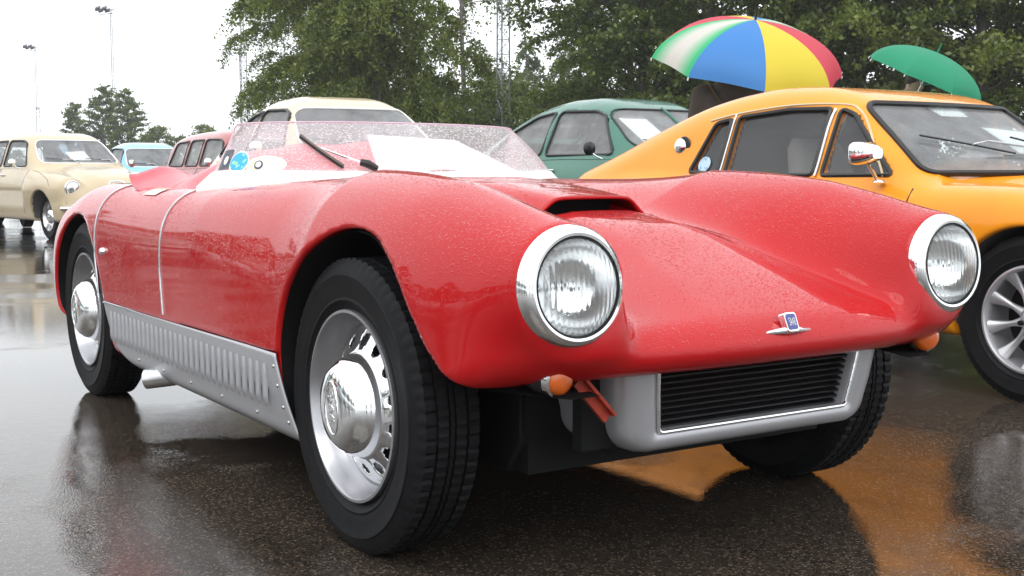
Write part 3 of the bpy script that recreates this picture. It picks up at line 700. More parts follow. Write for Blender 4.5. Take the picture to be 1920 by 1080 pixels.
# ------------------------------------------------------------------ the other cars
def make_shell(HC, BL, TR, WL, zb, yb, slope, bottom=.22, klow=.22, kgh=.22, curve=.35, nose=None, tail=None, pods=None, hoodw=(.22, .55), kj=.06):
    def f(x, y, z):
        y = np.abs(y)
        T = HC(x) + (BL(x) - HC(x)) * sstep((y - hoodw[0]) / (hoodw[1] - hoodw[0]))
        low = smax((z - T) * .85, y - (WL(x) - .05 * np.clip((.45 - z) / .25, 0, 1.3) ** 2 - .02 * np.clip((z - .6) / .35, 0, 1) ** 2), klow)
        g = smax((z - TR(x + curve * y * y)) * .75, (y - (yb - slope * (z - zb))) * .93, kgh); g = np.maximum(g, zb - .25 - z)
        o = smin(low, g, kj)
        if pods is not None: o = smin(o, pods(x, y, z), .10)
        o = smax(o, bottom - z, .05)
        if nose is not None: o = smax(o, x - nose(y, z), .10)
        if tail is not None: o = smax(o, tail(y, z) - x, .14)
        return o
    return f
def glazed_body(shell, sides, ws, rear, cab, arches, cell, lo, hi, well_y=.48, rad=.05):
    """hollow cabin and cut window openings; sides: polygons in (x, z); ws / rear: polygons in (y, z)"""
    sides = [round_poly(p, rad, 4) for p in sides]; ws = (round_poly(ws[0], rad * 2, 6),) + ws[1:]
    def f(x, y, z):
        ya = np.abs(y); s = shell(x, y, z)
        cav = np.maximum(np.maximum(s + .045, cab[2] - z), np.maximum(x - cab[1], cab[0] - x)); o = np.maximum(s, -cav)
        for p in sides: o = np.maximum(o, -np.maximum(poly_sdf(p, x, z), .28 - ya))
        o = np.maximum(o, -np.maximum(poly_sdf(ws[0], ya, z), np.maximum(ws[1] - x, x - ws[2])))
        if rear: o = np.maximum(o, -np.maximum(poly_sdf(rear[0], ya, z), x - rear[1]))
        for (ax, az, r) in arches: o = smax(o, -np.maximum(np.sqrt((x - ax) ** 2 + (z - az) ** 2) - r, well_y - ya), .015)
        return o
    V, Q = implicit_mesh(f, lo, hi, cell, 3); c = V[Q].mean(1); inn = shell(*c.T) < -.028
    return V, Q, inn
def proj_side(shell, pts, s, off): 
    P = np.array([(p[0], 0, p[1]) for p in pts]); y = solve_axis(shell, P, 1, .2, .95, 25); return [(p[0], s * (float(yy) + off), p[1]) for p, yy in zip(pts, y)]
def proj_x(shell, pts, front, off, x0, x1):
    P = np.array([(0, p[0], p[1]) for p in pts])
    if front: x = solve_axis(shell, P, 0, x0, x1, 25)
    else: x = -solve_axis(lambda a, b, c: shell(-a, b, c), P, 0, -x1, -x0, 25)
    return [(float(xx) + off * (1 if front else -1), p[0], p[1]) for p, xx in zip(pts, x)]
def side_window(car, shell, poly, trim, r=.006, gl='glass', sides=(-1, 1), name='side_window', rad=.05):
    rp = round_poly(poly, rad, 4)
    for s in sides:
        b = proj_side(shell, rp, s, -.012); b_c = np.mean(b, 0)
        MB().add(b + [tuple(b_c)], [(i, (i + 1) % len(b), len(b)) for i in range(len(b))]).build(name, gl, car, angle=180)
        MB().tube(proj_side(shell, rp, s, .001), r, 6, closed=True).build('window_trim', trim, car)
def screen(car, shell, half, x0, x1, trim, r=.008, gl='wetglass', front=True, name='windscreen', rad=.10):
    """half: (y, z) outline of the right half from the base centre to the top centre"""
    zs = [p[1] for p in half]; rows = []
    P0 = np.array(half)
    for v in np.linspace(0, 1, 11):
        zz = min(zs) + (max(zs) - min(zs)) * v; w = float(np.interp(zz, [P0[1][1], P0[2][1]], [P0[1][0], P0[2][0]]))
        rows.append(proj_x(shell, [(w * u, zz) for u in np.linspace(-1, 1, 25)], front, -.012, x0, x1))
    MB().grid(rows).build(name, gl, car, angle=180)
    full = [(-p[0], p[1]) for p in half[1:-1]][::-1]; full = [half[1], half[2], (-half[2][0], half[2][1]), (-half[1][0], half[1][1])]
    rp = round_poly(full, rad, 6); dense = []
    for i in range(len(rp)):
        a, b = np.array(rp[i]), np.array(rp[(i + 1) % len(rp)]); k = max(1, int(np.linalg.norm(b - a) / .08))
        dense += [tuple(a + (b - a) * j / k) for j in range(k)]
    MB().tube(proj_x(shell, dense, front, .001, x0, x1), r, 6, closed=True).build('screen_trim', trim, car)
seat_cache = {}
def seat(car, loc, h=.62, w=.46, headrest=False, material='seatgrey'):
    mb = MB(); sec = []
    def pill(cx, cz, hw, hd, y0, y1): pass
    rows = []
    for k in range(11):                                        # back cushion as a rounded slab
        t = k / 10; z = .18 + (h - .18) * t; x = -.22 - .16 * t; ww = w / 2 * (1 - .22 * t ** 3 if not headrest else 1 - .35 * t ** 2) * (1 if 0 < k < 10 else .9); d = .06 * (1 if 0 < k < 10 else .5)
        rows.append([(x + d * math.copysign(abs(math.cos(a)) ** .6, math.cos(a)), ww * math.copysign(abs(math.sin(a)) ** .6, math.sin(a)), z) for a in np.linspace(0, 2 * math.pi, 20)])
    mb.grid(rows); mb.add(rows[-1], [tuple(range(20))])
    rows = []
    for k in range(9):
        t = k / 8; x = -.26 + .5 * t; d = .07 * (1 if 0 < k < 8 else .55); rows.append([(x, w / 2 * math.copysign(abs(math.cos(a)) ** .6, math.cos(a)), .12 + d * math.copysign(abs(math.sin(a)) ** .6, math.sin(a))) for a in np.linspace(0, 2 * math.pi, 20)])
    mb.grid(rows); mb.add(rows[-1], [tuple(range(20))])
    return mb.build('seat', material, car, loc, angle=60)
def plain_wheel(parent, loc, flip, alloy=False, rr=.31):
    w = link('wheel', None, parent, loc, (0, R(11), math.pi if flip else 0)); t = link('tyre', tyre_hi if alloy else tyre_lo, w); t.scale = (rr / .315, 1, rr / .315)
    k = rr / .315
    if not alloy:
        MB().lathe([(.203, -.055), (.207, -.068), (.199, -.074), (.188, -.05), (.176, -.022), (.172, .0), (.0, .0)], 40).build('rim', 'steel', w)
        MB().lathe([(.0, -.085), (.05, -.082), (.085, -.07), (.105, -.05), (.118, -.02), (.120, .0)], 36).build('hubcap', 'chrome', w)
    else:
        MB().lathe([(.2 * k, -.05), (.206 * k, -.062), (.204 * k, -.071), (.196 * k, -.072), (.188 * k, -.062), (.183 * k, -.03), (.178 * k, .02), (.17 * k, .05), (.0, .05)], 60).build('rim', 'alloy', w)
        MB().lathe([(.175 * k, .045), (.0, .045)], 40).build('drum_cover', 'black', w)
        MB().lathe([(.0, -.056), (.03, -.055), (.042, -.048), (.058, -.04), (.066, -.028), (.07, .03)], 36).build('hub', 'alloy', w)
        sp = MB(); rows = []
        for i in range(9):
            t = i / 8; r = .052 + .138 * t * k; wd = .011 + .013 * abs(2 * t - .75) ** 1.5; y = -.034 + .016 * math.sin(math.pi * t) - .020 * t
            rows.append([(r, y + .011 * math.sin(a), wd * math.cos(a)) for a in np.linspace(0, 2 * math.pi, 12)])
        sm = sp.grid(rows).mesh('spoke', angle=60); sm.materials.append(MT['alloy'])
        for i in range(10): link('spoke', sm, w, None, (0, 2 * math.pi * i / 10 + .2, 0))
        lug = MB().lathe([(.0, -.062), (.009, -.06), (.010, -.04)], 10).mesh('wheel_nut'); lug.materials.append(MT['black'])
        for i in range(4): a = math.pi / 2 * i + .5; link('wheel_nut', lug, w, (.048 * math.cos(a), 0, .048 * math.sin(a)))
    return w
def wiper_on(car, shell, y0, z0, y1, z1, x0, x1, lift=.02):
    p = proj_x(shell, [(y0 + (y1 - y0) * t, z0 + (z1 - z0) * t) for t in np.linspace(0, 1, 7)], True, lift, x0, x1); MB().tube(p, .007, 6, flat=.6).build('wiper_blade', 'seal', car)
    q = proj_x(shell, [(y0 + (y1 - y0) * .5, z0 + (z1 - z0) * .5), (y0 + (y1 - y0) * .8, z0 - .02), (y0 + (y1 - y0) * 1.0, min(z0, z1) - .05)], True, lift + .012, x0, x1); MB().tube(q, .005, 6).build('wiper_arm', 'steel', car)
def sheet(shell, car, label, pts, x0, x1, off=-.03, material='paper'):
    """info sheet standing behind the glass; pts (y, z)"""
    p = proj_x(shell, pts, True, off, x0, x1); mb = MB(); mb.add(p + [(a - .002, b, c) for a, b, c in p], [tuple(range(len(p))), tuple(range(len(p), 2 * len(p)))[::-1]] + [(i, (i + 1) % len(p), len(p) + (i + 1) % len(p), len(p) + i) for i in range(len(p))])
    o = mb.build('info_sheet', material, None, smooth=False); o.location = car.location; o.rotation_euler = car.rotation_euler; tag(o, label, 'paper', 'information sheets behind windscreens'); return o
def round_mirror(car, loc, material='trimblack', r=.055):
    m = link('door_mirror', None, car, loc); MB().lathe([(.0, .03), (r * .6, .025), (r * .95, .010), (r, -.005), (r * .9, -.012), (.0, -.012)], 24, 'x').build('mirror_head', material, m); MB().tube([(0, 0, -.02), (.02, .05, -.06), (.03, .10, -.08)], .007, 6).build('mirror_stalk', 'chrome', m)

# --- orange coupe
oHC = pchip([-3.2, -2.9, -2.4, -1.6, -.9, -.5, -.3, 0, .3, .55, .75, .86], [.60, .70, .76, .77, .80, .845, .855, .835, .775, .69, .58, .50])
oBL = pchip([-3.2, -2.9, -2.6, -2.2, -1.6, -.6, -.2, .1, .3, .55, .75, .86], [.58, .68, .745, .775, .765, .765, .76, .735, .70, .63, .55, .48])
oTR = pchip([-3.3, -2.95, -2.75, -2.45, -2.1, -1.95, -1.8, -1.6, -1.4, -1.2, -1.05, -.92, -.75, -.55, -.40, -.25, 1], [.50, .70, .79, .90, 1.04, 1.095, 1.138, 1.172, 1.188, 1.180, 1.158, 1.118, 1.010, .875, .76, .60, .30])
oWL = pchip([-3.2, -3.0, -2.6, -2.15, -1.2, -.4, 0, .3, .6, .8, .9], [.50, .60, .68, .715, .70, .705, .715, .70, .62, .50, .40])
o_shell = make_shell(oHC, oBL, oTR, oWL, .78, .640, .36, .20, .14, .12, .22, nose=lambda y, z: .86 - .5 * y * y - .3 * np.abs(z - .5), tail=lambda y, z: -2.98 + .25 * y * y + .2 * np.abs(z - .55), hoodw=(.34, .58), kj=.05)
oSW = [[(-1.83, .808), (-1.735, 1.035), (-1.635, 1.052), (-1.635, .800)], [(-1.590, .795), (-1.590, 1.058), (-1.30, 1.080), (-1.055, 1.075), (-1.055, .795)], [(-1.005, .795), (-1.005, 1.072), (-.93, 1.045), (-.86, .98), (-.645, .795)]]
oWS = [(0, .81), (.568, .803), (.462, 1.095), (0, 1.12)]
o_full = [(-.9, .845), (.55, .845), (.46, 1.098), (-.9, 1.098)]
V, Q, inn = glazed_body(o_shell, oSW, ([(-.9, .825), (.552, .812), (.455, 1.090), (-.9, 1.105)], -1.02, .2), ([(-.9, .88), (.42, .88), (.38, 1.04), (-.9, 1.04)], -1.98), (-1.95, -.55, .62), [(0, .295, .325), (-2.15, .295, .325)], .011, (-3.25, 0, .12), (1.0, .80, 1.28), rad=.022)
coupe = empty('coupe', (2.363, 4.56, 0), HEADING); CP = coupe
tag(coupe, 'orange fastback coupe with silver spoked wheels and chrome door mirror beside the red sports car', 'car')
link('body', np_mesh('body', V, Q, ['orange', 'interior'], inn.astype(int)), CP)
for p in oSW: side_window(CP, o_shell, p, 'seal', .010, rad=.022)
screen(CP, o_shell, oWS, -1.3, .3, 'seal', .013, rad=.044)
screen(CP, o_shell, [(0, .88), (.42, .88), (.38, 1.04), (0, 1.04)], -2.9, -1.7, 'seal', .010, front=False, name='rear_window')
for x in (-1.612, -1.030):                                     # bright window posts
    w = .018 if x < -1.5 else .024
    for s in (-1, 1):
        pts = proj_side(o_shell, [(x, z) for z in np.linspace(.79, 1.07, 8)], s, .004); MB().tube(pts, w / 2, 8, flat=.5).build('window_post', 'steel', CP)
for s in (-1, 1):
    pts = proj_side(o_shell, smooth_curve([(-1.78, 1.048), (-1.6, 1.075), (-1.3, 1.098), (-1.02, 1.092), (-.93, 1.065), (-.84, .985), (-.68, .79)], 6), s, .002); MB().tube(pts, .0055, 6).build('gutter_trim', 'cream', CP)
    pts = proj_side(o_shell, [(-.52, z) for z in np.linspace(.35, .745, 10)], s, .0); MB().tube(pts, .0035, 5).build('door_seam', 'seal', CP)
    pts = proj_side(o_shell, [(-1.62, z) for z in np.linspace(.35, .76, 10)], s, .0); MB().tube(pts, .0035, 5).build('door_seam', 'seal', CP)
    v_ = proj_side(o_shell, [(-1.945, .93)], s, .0)[0]
    MB().lathe([(.0, s * .022), (.022, s * .020), (.036, s * .010), (.042, 0)], 24, 'y').build('vent_cap', 'chrome', CP, v_)
    v2 = (v_[0] - .0 + .022, v_[1] - s * .004, v_[2]); MB().lathe([(.0, s * .008), (.046, s * .006), (.05, 0)], 24, 'y').build('vent_recess', 'seal', CP, v2)
for x in (0, -2.15):
    for s in (-1, 1): plain_wheel(CP, (x, s * .60, .293), s > 0, True, .297)
mb = MB(); mb.box((-1.07, 0, .26), (2.9, .9, .10)); mb.box((.4, 0, .32), (.5, .7, .15)); mb.build('chassis', 'black', CP, smooth=False)
# chrome door mirror
mr = link('door_mirror', None, CP, (-.66, -.745, .880)); rows = []
for k in range(9):
    t = k / 8; x = -.055 + .095 * t; sc_ = (1 - .55 * t ** 2.2) * (1 if k else .92); rows.append([(x, .062 * sc_ * math.copysign(abs(math.cos(a)) ** .5, math.cos(a)), .046 * sc_ * math.copysign(abs(math.sin(a)) ** .5, math.sin(a))) for a in np.linspace(0, 2 * math.pi, 24)])
mb = MB().grid(rows); mb.add(rows[-1], [tuple(range(24))]); mb.build('mirror_head', 'chrome', mr); MB().add([(x + .004, y * .93, z * .93) for x, y, z in rows[0]], [tuple(range(24))]).build('mirror_glass', 'mirror_bowl', mr)
MB().tube([(-.01, .01, -.045), (-.005, .055, -.105)], .007, 8).build('mirror_stalk', 'chrome', mr); MB().lathe([(.0, .012), (.018, .008), (.026, 0)], 16, 'z').build('mirror_foot', 'chrome', mr, (-.003, .062, -.112))
for y in (-.26, .26): seat(CP, (-1.02, y, .30), .66, .44, True)
mb = MB(); mb.box((-.66, 0, .72), (.22, 1.1, .12)); mb.build('dashboard', 'interior', CP, angle=30)
ring = [(-.80 + .09 * math.sin(a) * .4, .26 + .18 * math.cos(a), .74 + .17 * math.sin(a)) for a in np.linspace(0, 2 * math.pi, 33)[:-1]]; MB().tube(ring, .011, 8, closed=True).build('steering_wheel', 'trimblack', CP)
for y0, y1 in ((-.42, .0), (.12, .48)): wiper_on(CP, o_shell, y0, .955, y1, .885, -1.3, .3, .02)
dc = proj_side(o_shell, [(-1.745 + .040 * math.cos(a), .845 + .036 * math.sin(a)) for a in np.linspace(0, 2 * math.pi, 25)[:-1]], -1, -.004); MB().add(dc + [tuple(np.mean(dc, 0))], [(i, (i + 1) % 24, 24) for i in range(24)]).build('round_sticker', print_mat('pale_blue_sticker', (.45, .62, .75), [(.16, .33, .52)], 45), CP)
dc2 = proj_side(o_shell, [(-1.745 + .033 * math.cos(a), .845 + .029 * math.sin(a)) for a in np.linspace(0, 2 * math.pi, 25)], -1, -.001); MB().tube(dc2, .0012, 4).build('sticker_ring', 'st_rim', CP)
for s in (-1, 1):                                             # retracted lamp lids and small front bumper close the nose
    MB().box((.55, s * .42, float(top_z(.55, s * .42, o_shell))), (.22, .24, .02)).build('lamp_lid', 'orange', CP)
pts = [(.86 - .5 * y * y, y, .42) for y in np.linspace(-.62, .62, 21)]; MB().tube(pts, .03, 10).build('bumper', 'trimblack', CP)
sheet(o_shell, CP, 'large white information sheet behind the windscreen of the orange coupe', [(.08, 1.00), (.40, .985), (.42, .885), (.12, .885)], -1.3, .3)
sheet(o_shell, CP, 'small white sheet at the top edge of the orange coupe windscreen', [(-.12, 1.085), (.08, 1.085), (.08, 1.045), (-.10, 1.045)], -1.3, .3)

# --- rounded fastback saloons and estate cars, one family
sHC = pchip([-3.4, -3.1, -2.7, -1.5, -.6, -.35, 0, .3, .55, .70, .78, .84], [.5, .70, .9, .95, .99, .985, .955, .905, .83, .72, .60, .50])
sBL = pchip([-3.4, -3.2, -2.9, -2.4, -1.5, -.5, 0, .3, .5, .66, .78, .86], [.45, .60, .80, .93, .95, .93, .89, .83, .75, .64, .52, .45])
sWL = pchip([-3.4, -3.2, -2.9, -2.4, -1.2, -.3, .15, .45, .65, .78, .86], [.42, .55, .69, .775, .785, .785, .785, .75, .70, .58, .40])
sTR = pchip([-3.5, -3.2, -3.0, -2.8, -2.5, -2.2, -1.9, -1.65, -1.4, -1.2, -1.05, -.9, -.7, -.5, -.35, -.2, 1], [.40, .72, .90, 1.04, 1.225, 1.36, 1.44, 1.468, 1.468, 1.445, 1.405, 1.335, 1.20, 1.06, .95, .80, .3])
wTR = pchip([-3.6, -3.4, -3.3, -3.22, -3.12, -3.0, -2.6, -1.9, -1.4, -1.2, -1.05, -.9, -.7, -.5, -.35, -.2, 1], [.3, .7, 1.0, 1.22, 1.36, 1.415, 1.455, 1.475, 1.468, 1.445, 1.405, 1.335, 1.20, 1.06, .95, .80, .3])
def spod(x, y, z):
    t = np.clip((x + .45) / 1.05, 0, 1); r = .25 - .11 * t; d = np.sqrt((y - .575) ** 2 + (z - (.62 + .07 * t)) ** 2) - r; return smax(d, np.maximum(x - .62, -.55 - x), .06)
s_nose = lambda y, z: .80 - .35 * y * y - .5 * (z - .55) ** 2
s_shell = make_shell(sHC, sBL, sTR, sWL, .95, .70, .36, .24, .22, .26, .22, nose=s_nose, tail=lambda y, z: -3.27 + .35 * y * y, pods=spod)
w_shell = make_shell(sHC, sBL, wTR, sWL, .95, .70, .30, .24, .22, .20, .22, nose=s_nose, tail=lambda y, z: -3.30 + .15 * y * y, pods=spod)
sSW = [[(-.75, .985), (-1.05, 1.30), (-1.18, 1.345), (-1.66, 1.36), (-1.66, .985)], [(-1.73, .985), (-1.73, 1.358), (-2.0, 1.325), (-2.30, 1.20), (-2.52, 1.03), (-2.54, .985)]]
wSW = [[(-.75, .985), (-1.05, 1.30), (-1.18, 1.345), (-1.66, 1.355), (-1.66, .985)], [(-1.76, .985), (-1.76, 1.352), (-2.28, 1.35), (-2.30, .985)], [(-2.40, .985), (-2.40, 1.345), (-2.92, 1.325), (-3.04, .985)]]
SWS = [(0, 1.035), (.575, 1.025), (.475, 1.355), (0, 1.375)]
ws_cut = ([(-.9, 1.04), (.56, 1.032), (.47, 1.345), (-.9, 1.36)], -1.22, .3)
s_V = glazed_body(s_shell, sSW, ws_cut, ([(-.9, 1.12), (.42, 1.12), (.36, 1.30), (-.9, 1.30)], -2.2), (-2.7, -.55, .55), [(0, .31, .355), (-2.49, .31, .34)], .0165, (-3.5, 0, .15), (1.0, .92, 1.56), .5)
w_V = glazed_body(w_shell, wSW, ws_cut, ([(-.9, 1.02), (.50, 1.02), (.44, 1.30), (-.9, 1.30)], -3.0), (-3.18, -.55, .55), [(0, .31, .355), (-2.49, .31, .34)], .0165, (-3.5, 0, .15), (1.0, .92, 1.56), .5)
s_me = np_mesh('body', s_V[0], s_V[1], ['cream', 'interior'], s_V[2].astype(int)); w_me = np_mesh('body', w_V[0], w_V[1], ['beige', 'interior'], w_V[2].astype(int))
def family_car(name, label, colour, wx, wy, wagon=False, split=False, trim='chrome', side_trim='seal', rz=HEADING, z=None, mirror='trimblack'):
    c = empty(name, (wx, wy, ground_z(wx, wy) if z is None else z), rz); tag(c, label, 'car', 'older rounded cars parked in rows behind')
    shell = w_shell if wagon else s_shell
    b = link('body', w_me if wagon else s_me, c); b.material_slots[0].link = 'OBJECT'; b.material_slots[0].material = MT[colour]
    for p in (wSW if wagon else sSW): side_window(c, shell, p, side_trim, .012, 'mist')
    screen(c, shell, SWS, -1.4, .4, trim if not split else 'seal', .010, 'mist')
    if wagon: screen(c, shell, [(0, 1.02), (.50, 1.02), (.44, 1.30), (0, 1.30)], -3.6, -2.8, 'seal', .010, 'glass', False, 'rear_window')
    else: screen(c, shell, [(0, 1.12), (.42, 1.12), (.36, 1.30), (0, 1.30)], -3.2, -2.0, 'seal', .010, 'glass', False, 'rear_window')
    if split: MB().tube(proj_x(shell, [(0, zz) for zz in np.linspace(1.02, 1.37, 9)], True, .004, -1.4, .4), .014, 8).build('screen_divider', colour, c)
    for x in (0, -2.49):
        for s in (-1, 1): plain_wheel(c, (x, s * .61, .31), s > 0)
    for y in (-.33, .33): seat(c, (-1.25, y, .42), .60, .5)
    mb = MB(); mb.box((-2.3, 0, .62), (.5, 1.15, .24)); mb.box((-2.5, 0, .85), (.14, 1.1, .4)); mb.build('rear_bench', 'seatgrey', c, angle=30)
    MB().box((-.62, 0, .92), (.22, 1.1, .12)).build('dashboard', 'interior', c, angle=30)
    ring = [(-.80 + .04 * math.sin(a), .33 + .19 * math.cos(a), .98 + .18 * math.sin(a)) for a in np.linspace(0, 2 * math.pi, 25)[:-1]]; MB().tube(ring, .012, 6, closed=True).build('steering_wheel', 'trimblack', c)
    MB().box((-1.25, 0, .28), (2.9, 1.0, .1)).build('chassis', 'black', c, smooth=False)
    for s in (-1, 1):
        h = link('headlight', None, c, (.612, s * .575, .69)); MB().lathe([(.108, -.04), (.108, .004), (.100, .018), (.090, .018), (.086, .008)], 32, 'x').build('chrome_ring', 'chrome', h)
        MB().lathe([(.0875 * math.cos(a), .008 + .025 * math.sin(a)) for a in np.linspace(0, math.pi / 2, 8)], 32, 'x').build('lens', 'mirror_bowl' if wagon else 'lens', h); MB().lathe([(.086, .006), (.05, -.03), (.0, -.045)], 24, 'x').build('reflector', 'mirror_bowl', h)
        MB().box((.60, s * .615, .50), (.05, .13, .05)).build('side_lamp', 'lens', c, angle=30)
        pts = proj_side(shell, [(-.60, z_) for z_ in np.linspace(.34, .93, 12)], s, -.001); MB().tube(pts, .005, 5).build('door_seam', 'seal', c)
        pts = proj_side(shell, [(-1.70, z_) for z_ in np.linspace(.34, .96, 12)], s, -.001); MB().tube(pts, .005, 5).build('door_seam', 'seal', c)
        pts = proj_side(shell, [(x_, .955 - .012 * abs(x_ + 1.3)) for x_ in np.linspace(-2.6, -.55, 14)], s, .0); MB().tube(pts, .006, 5).build('waist_line', colour, c)
        hx = proj_side(shell, [(-1.56, .86)], s, .02)[0]; MB().tube([(-1.60, hx[1] - s * .02, .862), (-1.58, hx[1], .862), (-1.44, hx[1], .864), (-1.42, hx[1] - s * .01, .864)], .010, 8).build('door_handle', 'chrome', c)
        pts = proj_side(shell, smooth_curve([(.30, .72), (.18, .80), (-.05, .855), (-.30, .90), (-.50, .925)], 5), s, -.002); MB().tube(pts, .004, 5).build('wing_seam', 'seal', c)
    for s in ((-1, 1) if mirror == 'chrome' else (-1,)): round_mirror(c, (-.80, s * .86, 1.03), mirror) if s < 0 else MB().lathe([(.0, .03), (.05, .02), (.055, -.01), (.0, -.012)], 20, 'x').build('mirror_head', mirror, c, (-.8, .86, 1.03))
    pts = [(.84 - .42 * y * y, y, .43) for y in np.linspace(-.74, .74, 25)]; MB().tube(pts, .050, 10, flat=.6).build('bumper', 'chrome', c)
    gx = .79; pts = [(gx - .5 * (zz - .55) ** 2, yy, zz) for yy, zz in round_poly([(-.13, .50), (.13, .50), (.12, .78), (-.12, .78)], .08, 5)]
    MB().tube(proj_x(shell, [(p[1], p[2]) for p in pts], True, .004, 0, 1.0), .012, 8, closed=True).build('grille_frame', 'chrome', c)
    q = proj_x(shell, [(p[1], p[2]) for p in pts] + [(0, .64)], True, .004, 0, 1.0); cq = q.pop(); MB().add(q + [cq], [(i, (i + 1) % len(q), len(q)) for i in range(len(q))]).build('grille_backing', 'black', c)
    for k in range(7): zz = .53 + .036 * k; MB().tube(proj_x(shell, [(yy, zz) for yy in np.linspace(-.12, .12, 7)], True, .008, 0, 1.0), .0045, 5).build('grille_bar', 'steel', c)
    for k in range(2):
        zz = .575 - .045 * k
        for s in (-1, 1): MB().tube(proj_x(shell, [(s * yy, zz) for yy in np.linspace(.17, .42, 8)], True, .008, 0, 1.0), .010, 6).build('grille_wing', 'chrome', c)
    for y0, y1 in ((-.48, -.05), (.06, .50)): wiper_on(c, shell, y0, 1.10, y1, 1.06, -1.4, .4)
    return c
def at_px(px, d): return ((px - 960) / 2275 * d, d)
def origin_from(px, d, lx, ly, turn=0.):
    """car origin so that its local point (lx, ly) stands at the bearing px and distance d"""
    X, Y = at_px(px, d); a = HEADING + turn; return X - lx * math.cos(a) + ly * math.sin(a), Y - lx * math.sin(a) - ly * math.cos(a)
cream_car = family_car('saloon_car', 'cream rounded saloon car with white windscreen trim, seen behind the red sports car windscreen', 'cream', *origin_from(545, 9.5, -.85, -.58, R(-5)), trim='white', mirror='chrome', rz=HEADING + R(-5))
green_car = family_car('saloon_car', 'dark green rounded saloon car with split windscreen, between cream car and orange coupe', 'green', *origin_from(1150, 9.7, -.85, -.58), split=True, side_trim='seal')
estate = family_car('estate_car', 'beige estate car with round headlights, chrome bumper and white trimmed windscreen', 'beige', *origin_from(92, 16.3, 0, -.68, R(8)), wagon=True, trim='white', mirror='chrome', rz=HEADING + R(8))
maroon = family_car('estate_car', 'dull red estate car seen from its side behind the cream saloon', 'maroon', *origin_from(312, 18.3, -3.2, -.70), wagon=True, mirror='chrome')
blue1 = family_car('saloon_car', 'pale blue saloon car with white windscreen trim between the beige and dull red estates', 'blue', *origin_from(234, 21.5, -.85, -.58), trim='white', mirror='chrome')
blue2 = family_car('saloon_car', 'pale blue saloon car mostly hidden behind the rear of the beige estate car', 'blue', *origin_from(-38, 21.0, -.85, -.0), trim='seal')
sheet(s_shell, green_car, 'white information sheet propped behind the split windscreen of the green saloon', [(-.46, 1.07), (-.20, 1.06), (-.26, 1.27), (-.46, 1.28)], -1.4, .4)
sheet(w_shell, estate, 'white information sheet behind the windscreen of the beige estate car', [(-.12, 1.07), (.16, 1.07), (.12, 1.20), (-.16, 1.18)], -1.4, .4)
for k, (nm, wag, col_, wx, wy, lab) in enumerate((('saloon_car', False, 'green', -10.6, 11.6, 'green saloon car in the row of cars mirrored in the red flank'), ('estate_car', True, 'cream', -13.4, 10.0, 'cream estate car in the row of cars mirrored in the red flank'), ('saloon_car', False, 'maroon', -16.2, 8.4, 'dull red saloon car in the row of cars mirrored in the red flank'), ('estate_car', True, 'blue', -19.0, 6.8, 'pale blue estate car in the row of cars mirrored in the red flank'))):
    c = copy_tree(estate if wag else cream_car); c.name = nm; c.location = (wx, wy, ground_z(wx, wy)); c['label'] = lab
    for ch in c.children:
        if ch.name.startswith('body'): ch.material_slots[0].link = 'OBJECT'; ch.material_slots[0].material = MT[col_]
# ------------------------------------------------------------------ trees
def leaf_mat(name, a, b, trans=.45):
    m = bpy.data.materials.new(name); m.use_nodes = True; n, l = nodes_of(m); n.remove(n['Principled BSDF'])
    ge = n.new('ShaderNodeNewGeometry'); cr = n.new('ShaderNodeValToRGB'); e = cr.color_ramp.elements; e[0].color = (*a, 1); e[1].color = (*b, 1); l.new(ge.outputs['Random Per Island'], cr.inputs[0])
    tc = n.new('ShaderNodeTexCoord'); t = n.new('ShaderNodeTexNoise'); t.inputs['Scale'].default_value = .9; t.inputs['Detail'].default_value = 3; l.new(tc.outputs['Object'], t.inputs['Vector'])
    r = n.new('ShaderNodeMapRange'); r.inputs[1].default_value = .3; r.inputs[2].default_value = .7; r.inputs[3].default_value = .7; r.inputs[4].default_value = 1.35; l.new(t.outputs['Fac'], r.inputs[0])
    v = n.new('ShaderNodeVectorMath'); v.operation = 'SCALE'; l.new(cr.outputs[0], v.inputs[0]); l.new(r.outputs[0], v.inputs['Scale'])
    d = n.new('ShaderNodeBsdfDiffuse'); tl = n.new('ShaderNodeBsdfTranslucent'); gl = n.new('ShaderNodeBsdfGlossy'); gl.inputs['Roughness'].default_value = .35; gl.inputs[0].default_value = (.5, .55, .5, 1)
    l.new(v.outputs[0], d.inputs[0]); l.new(v.outputs[0], tl.inputs[0]); m1 = n.new('ShaderNodeMixShader'); m1.inputs[0].default_value = trans; l.new(d.outputs[0], m1.inputs[1]); l.new(tl.outputs[0], m1.inputs[2])
    m2 = n.new('ShaderNodeMixShader'); m2.inputs[0].default_value = .05; l.new(m1.outputs[0], m2.inputs[1]); l.new(gl.outputs[0], m2.inputs[2]); l.new(m2.outputs[0], n['Material Output'].inputs['Surface']); return m
MT['leaf'] = leaf_mat('birch_leaf', (.070, .105, .016), (.235, .270, .055))
MT['leaf_dark'] = leaf_mat('dark_leaf', (.050, .082, .013), (.185, .230, .044))
MT['leaf_pale'] = leaf_mat('pale_leaf', (.070, .100, .030), (.170, .205, .070))
MT['bark'] = mat('birch_bark', (.20, .18, .155), .85, noise=.5, nscale=6, bump=.4, bscale=12)
MT['bark_dark'] = mat('dark_bark', (.06, .05, .042), .9, noise=.4, nscale=8)
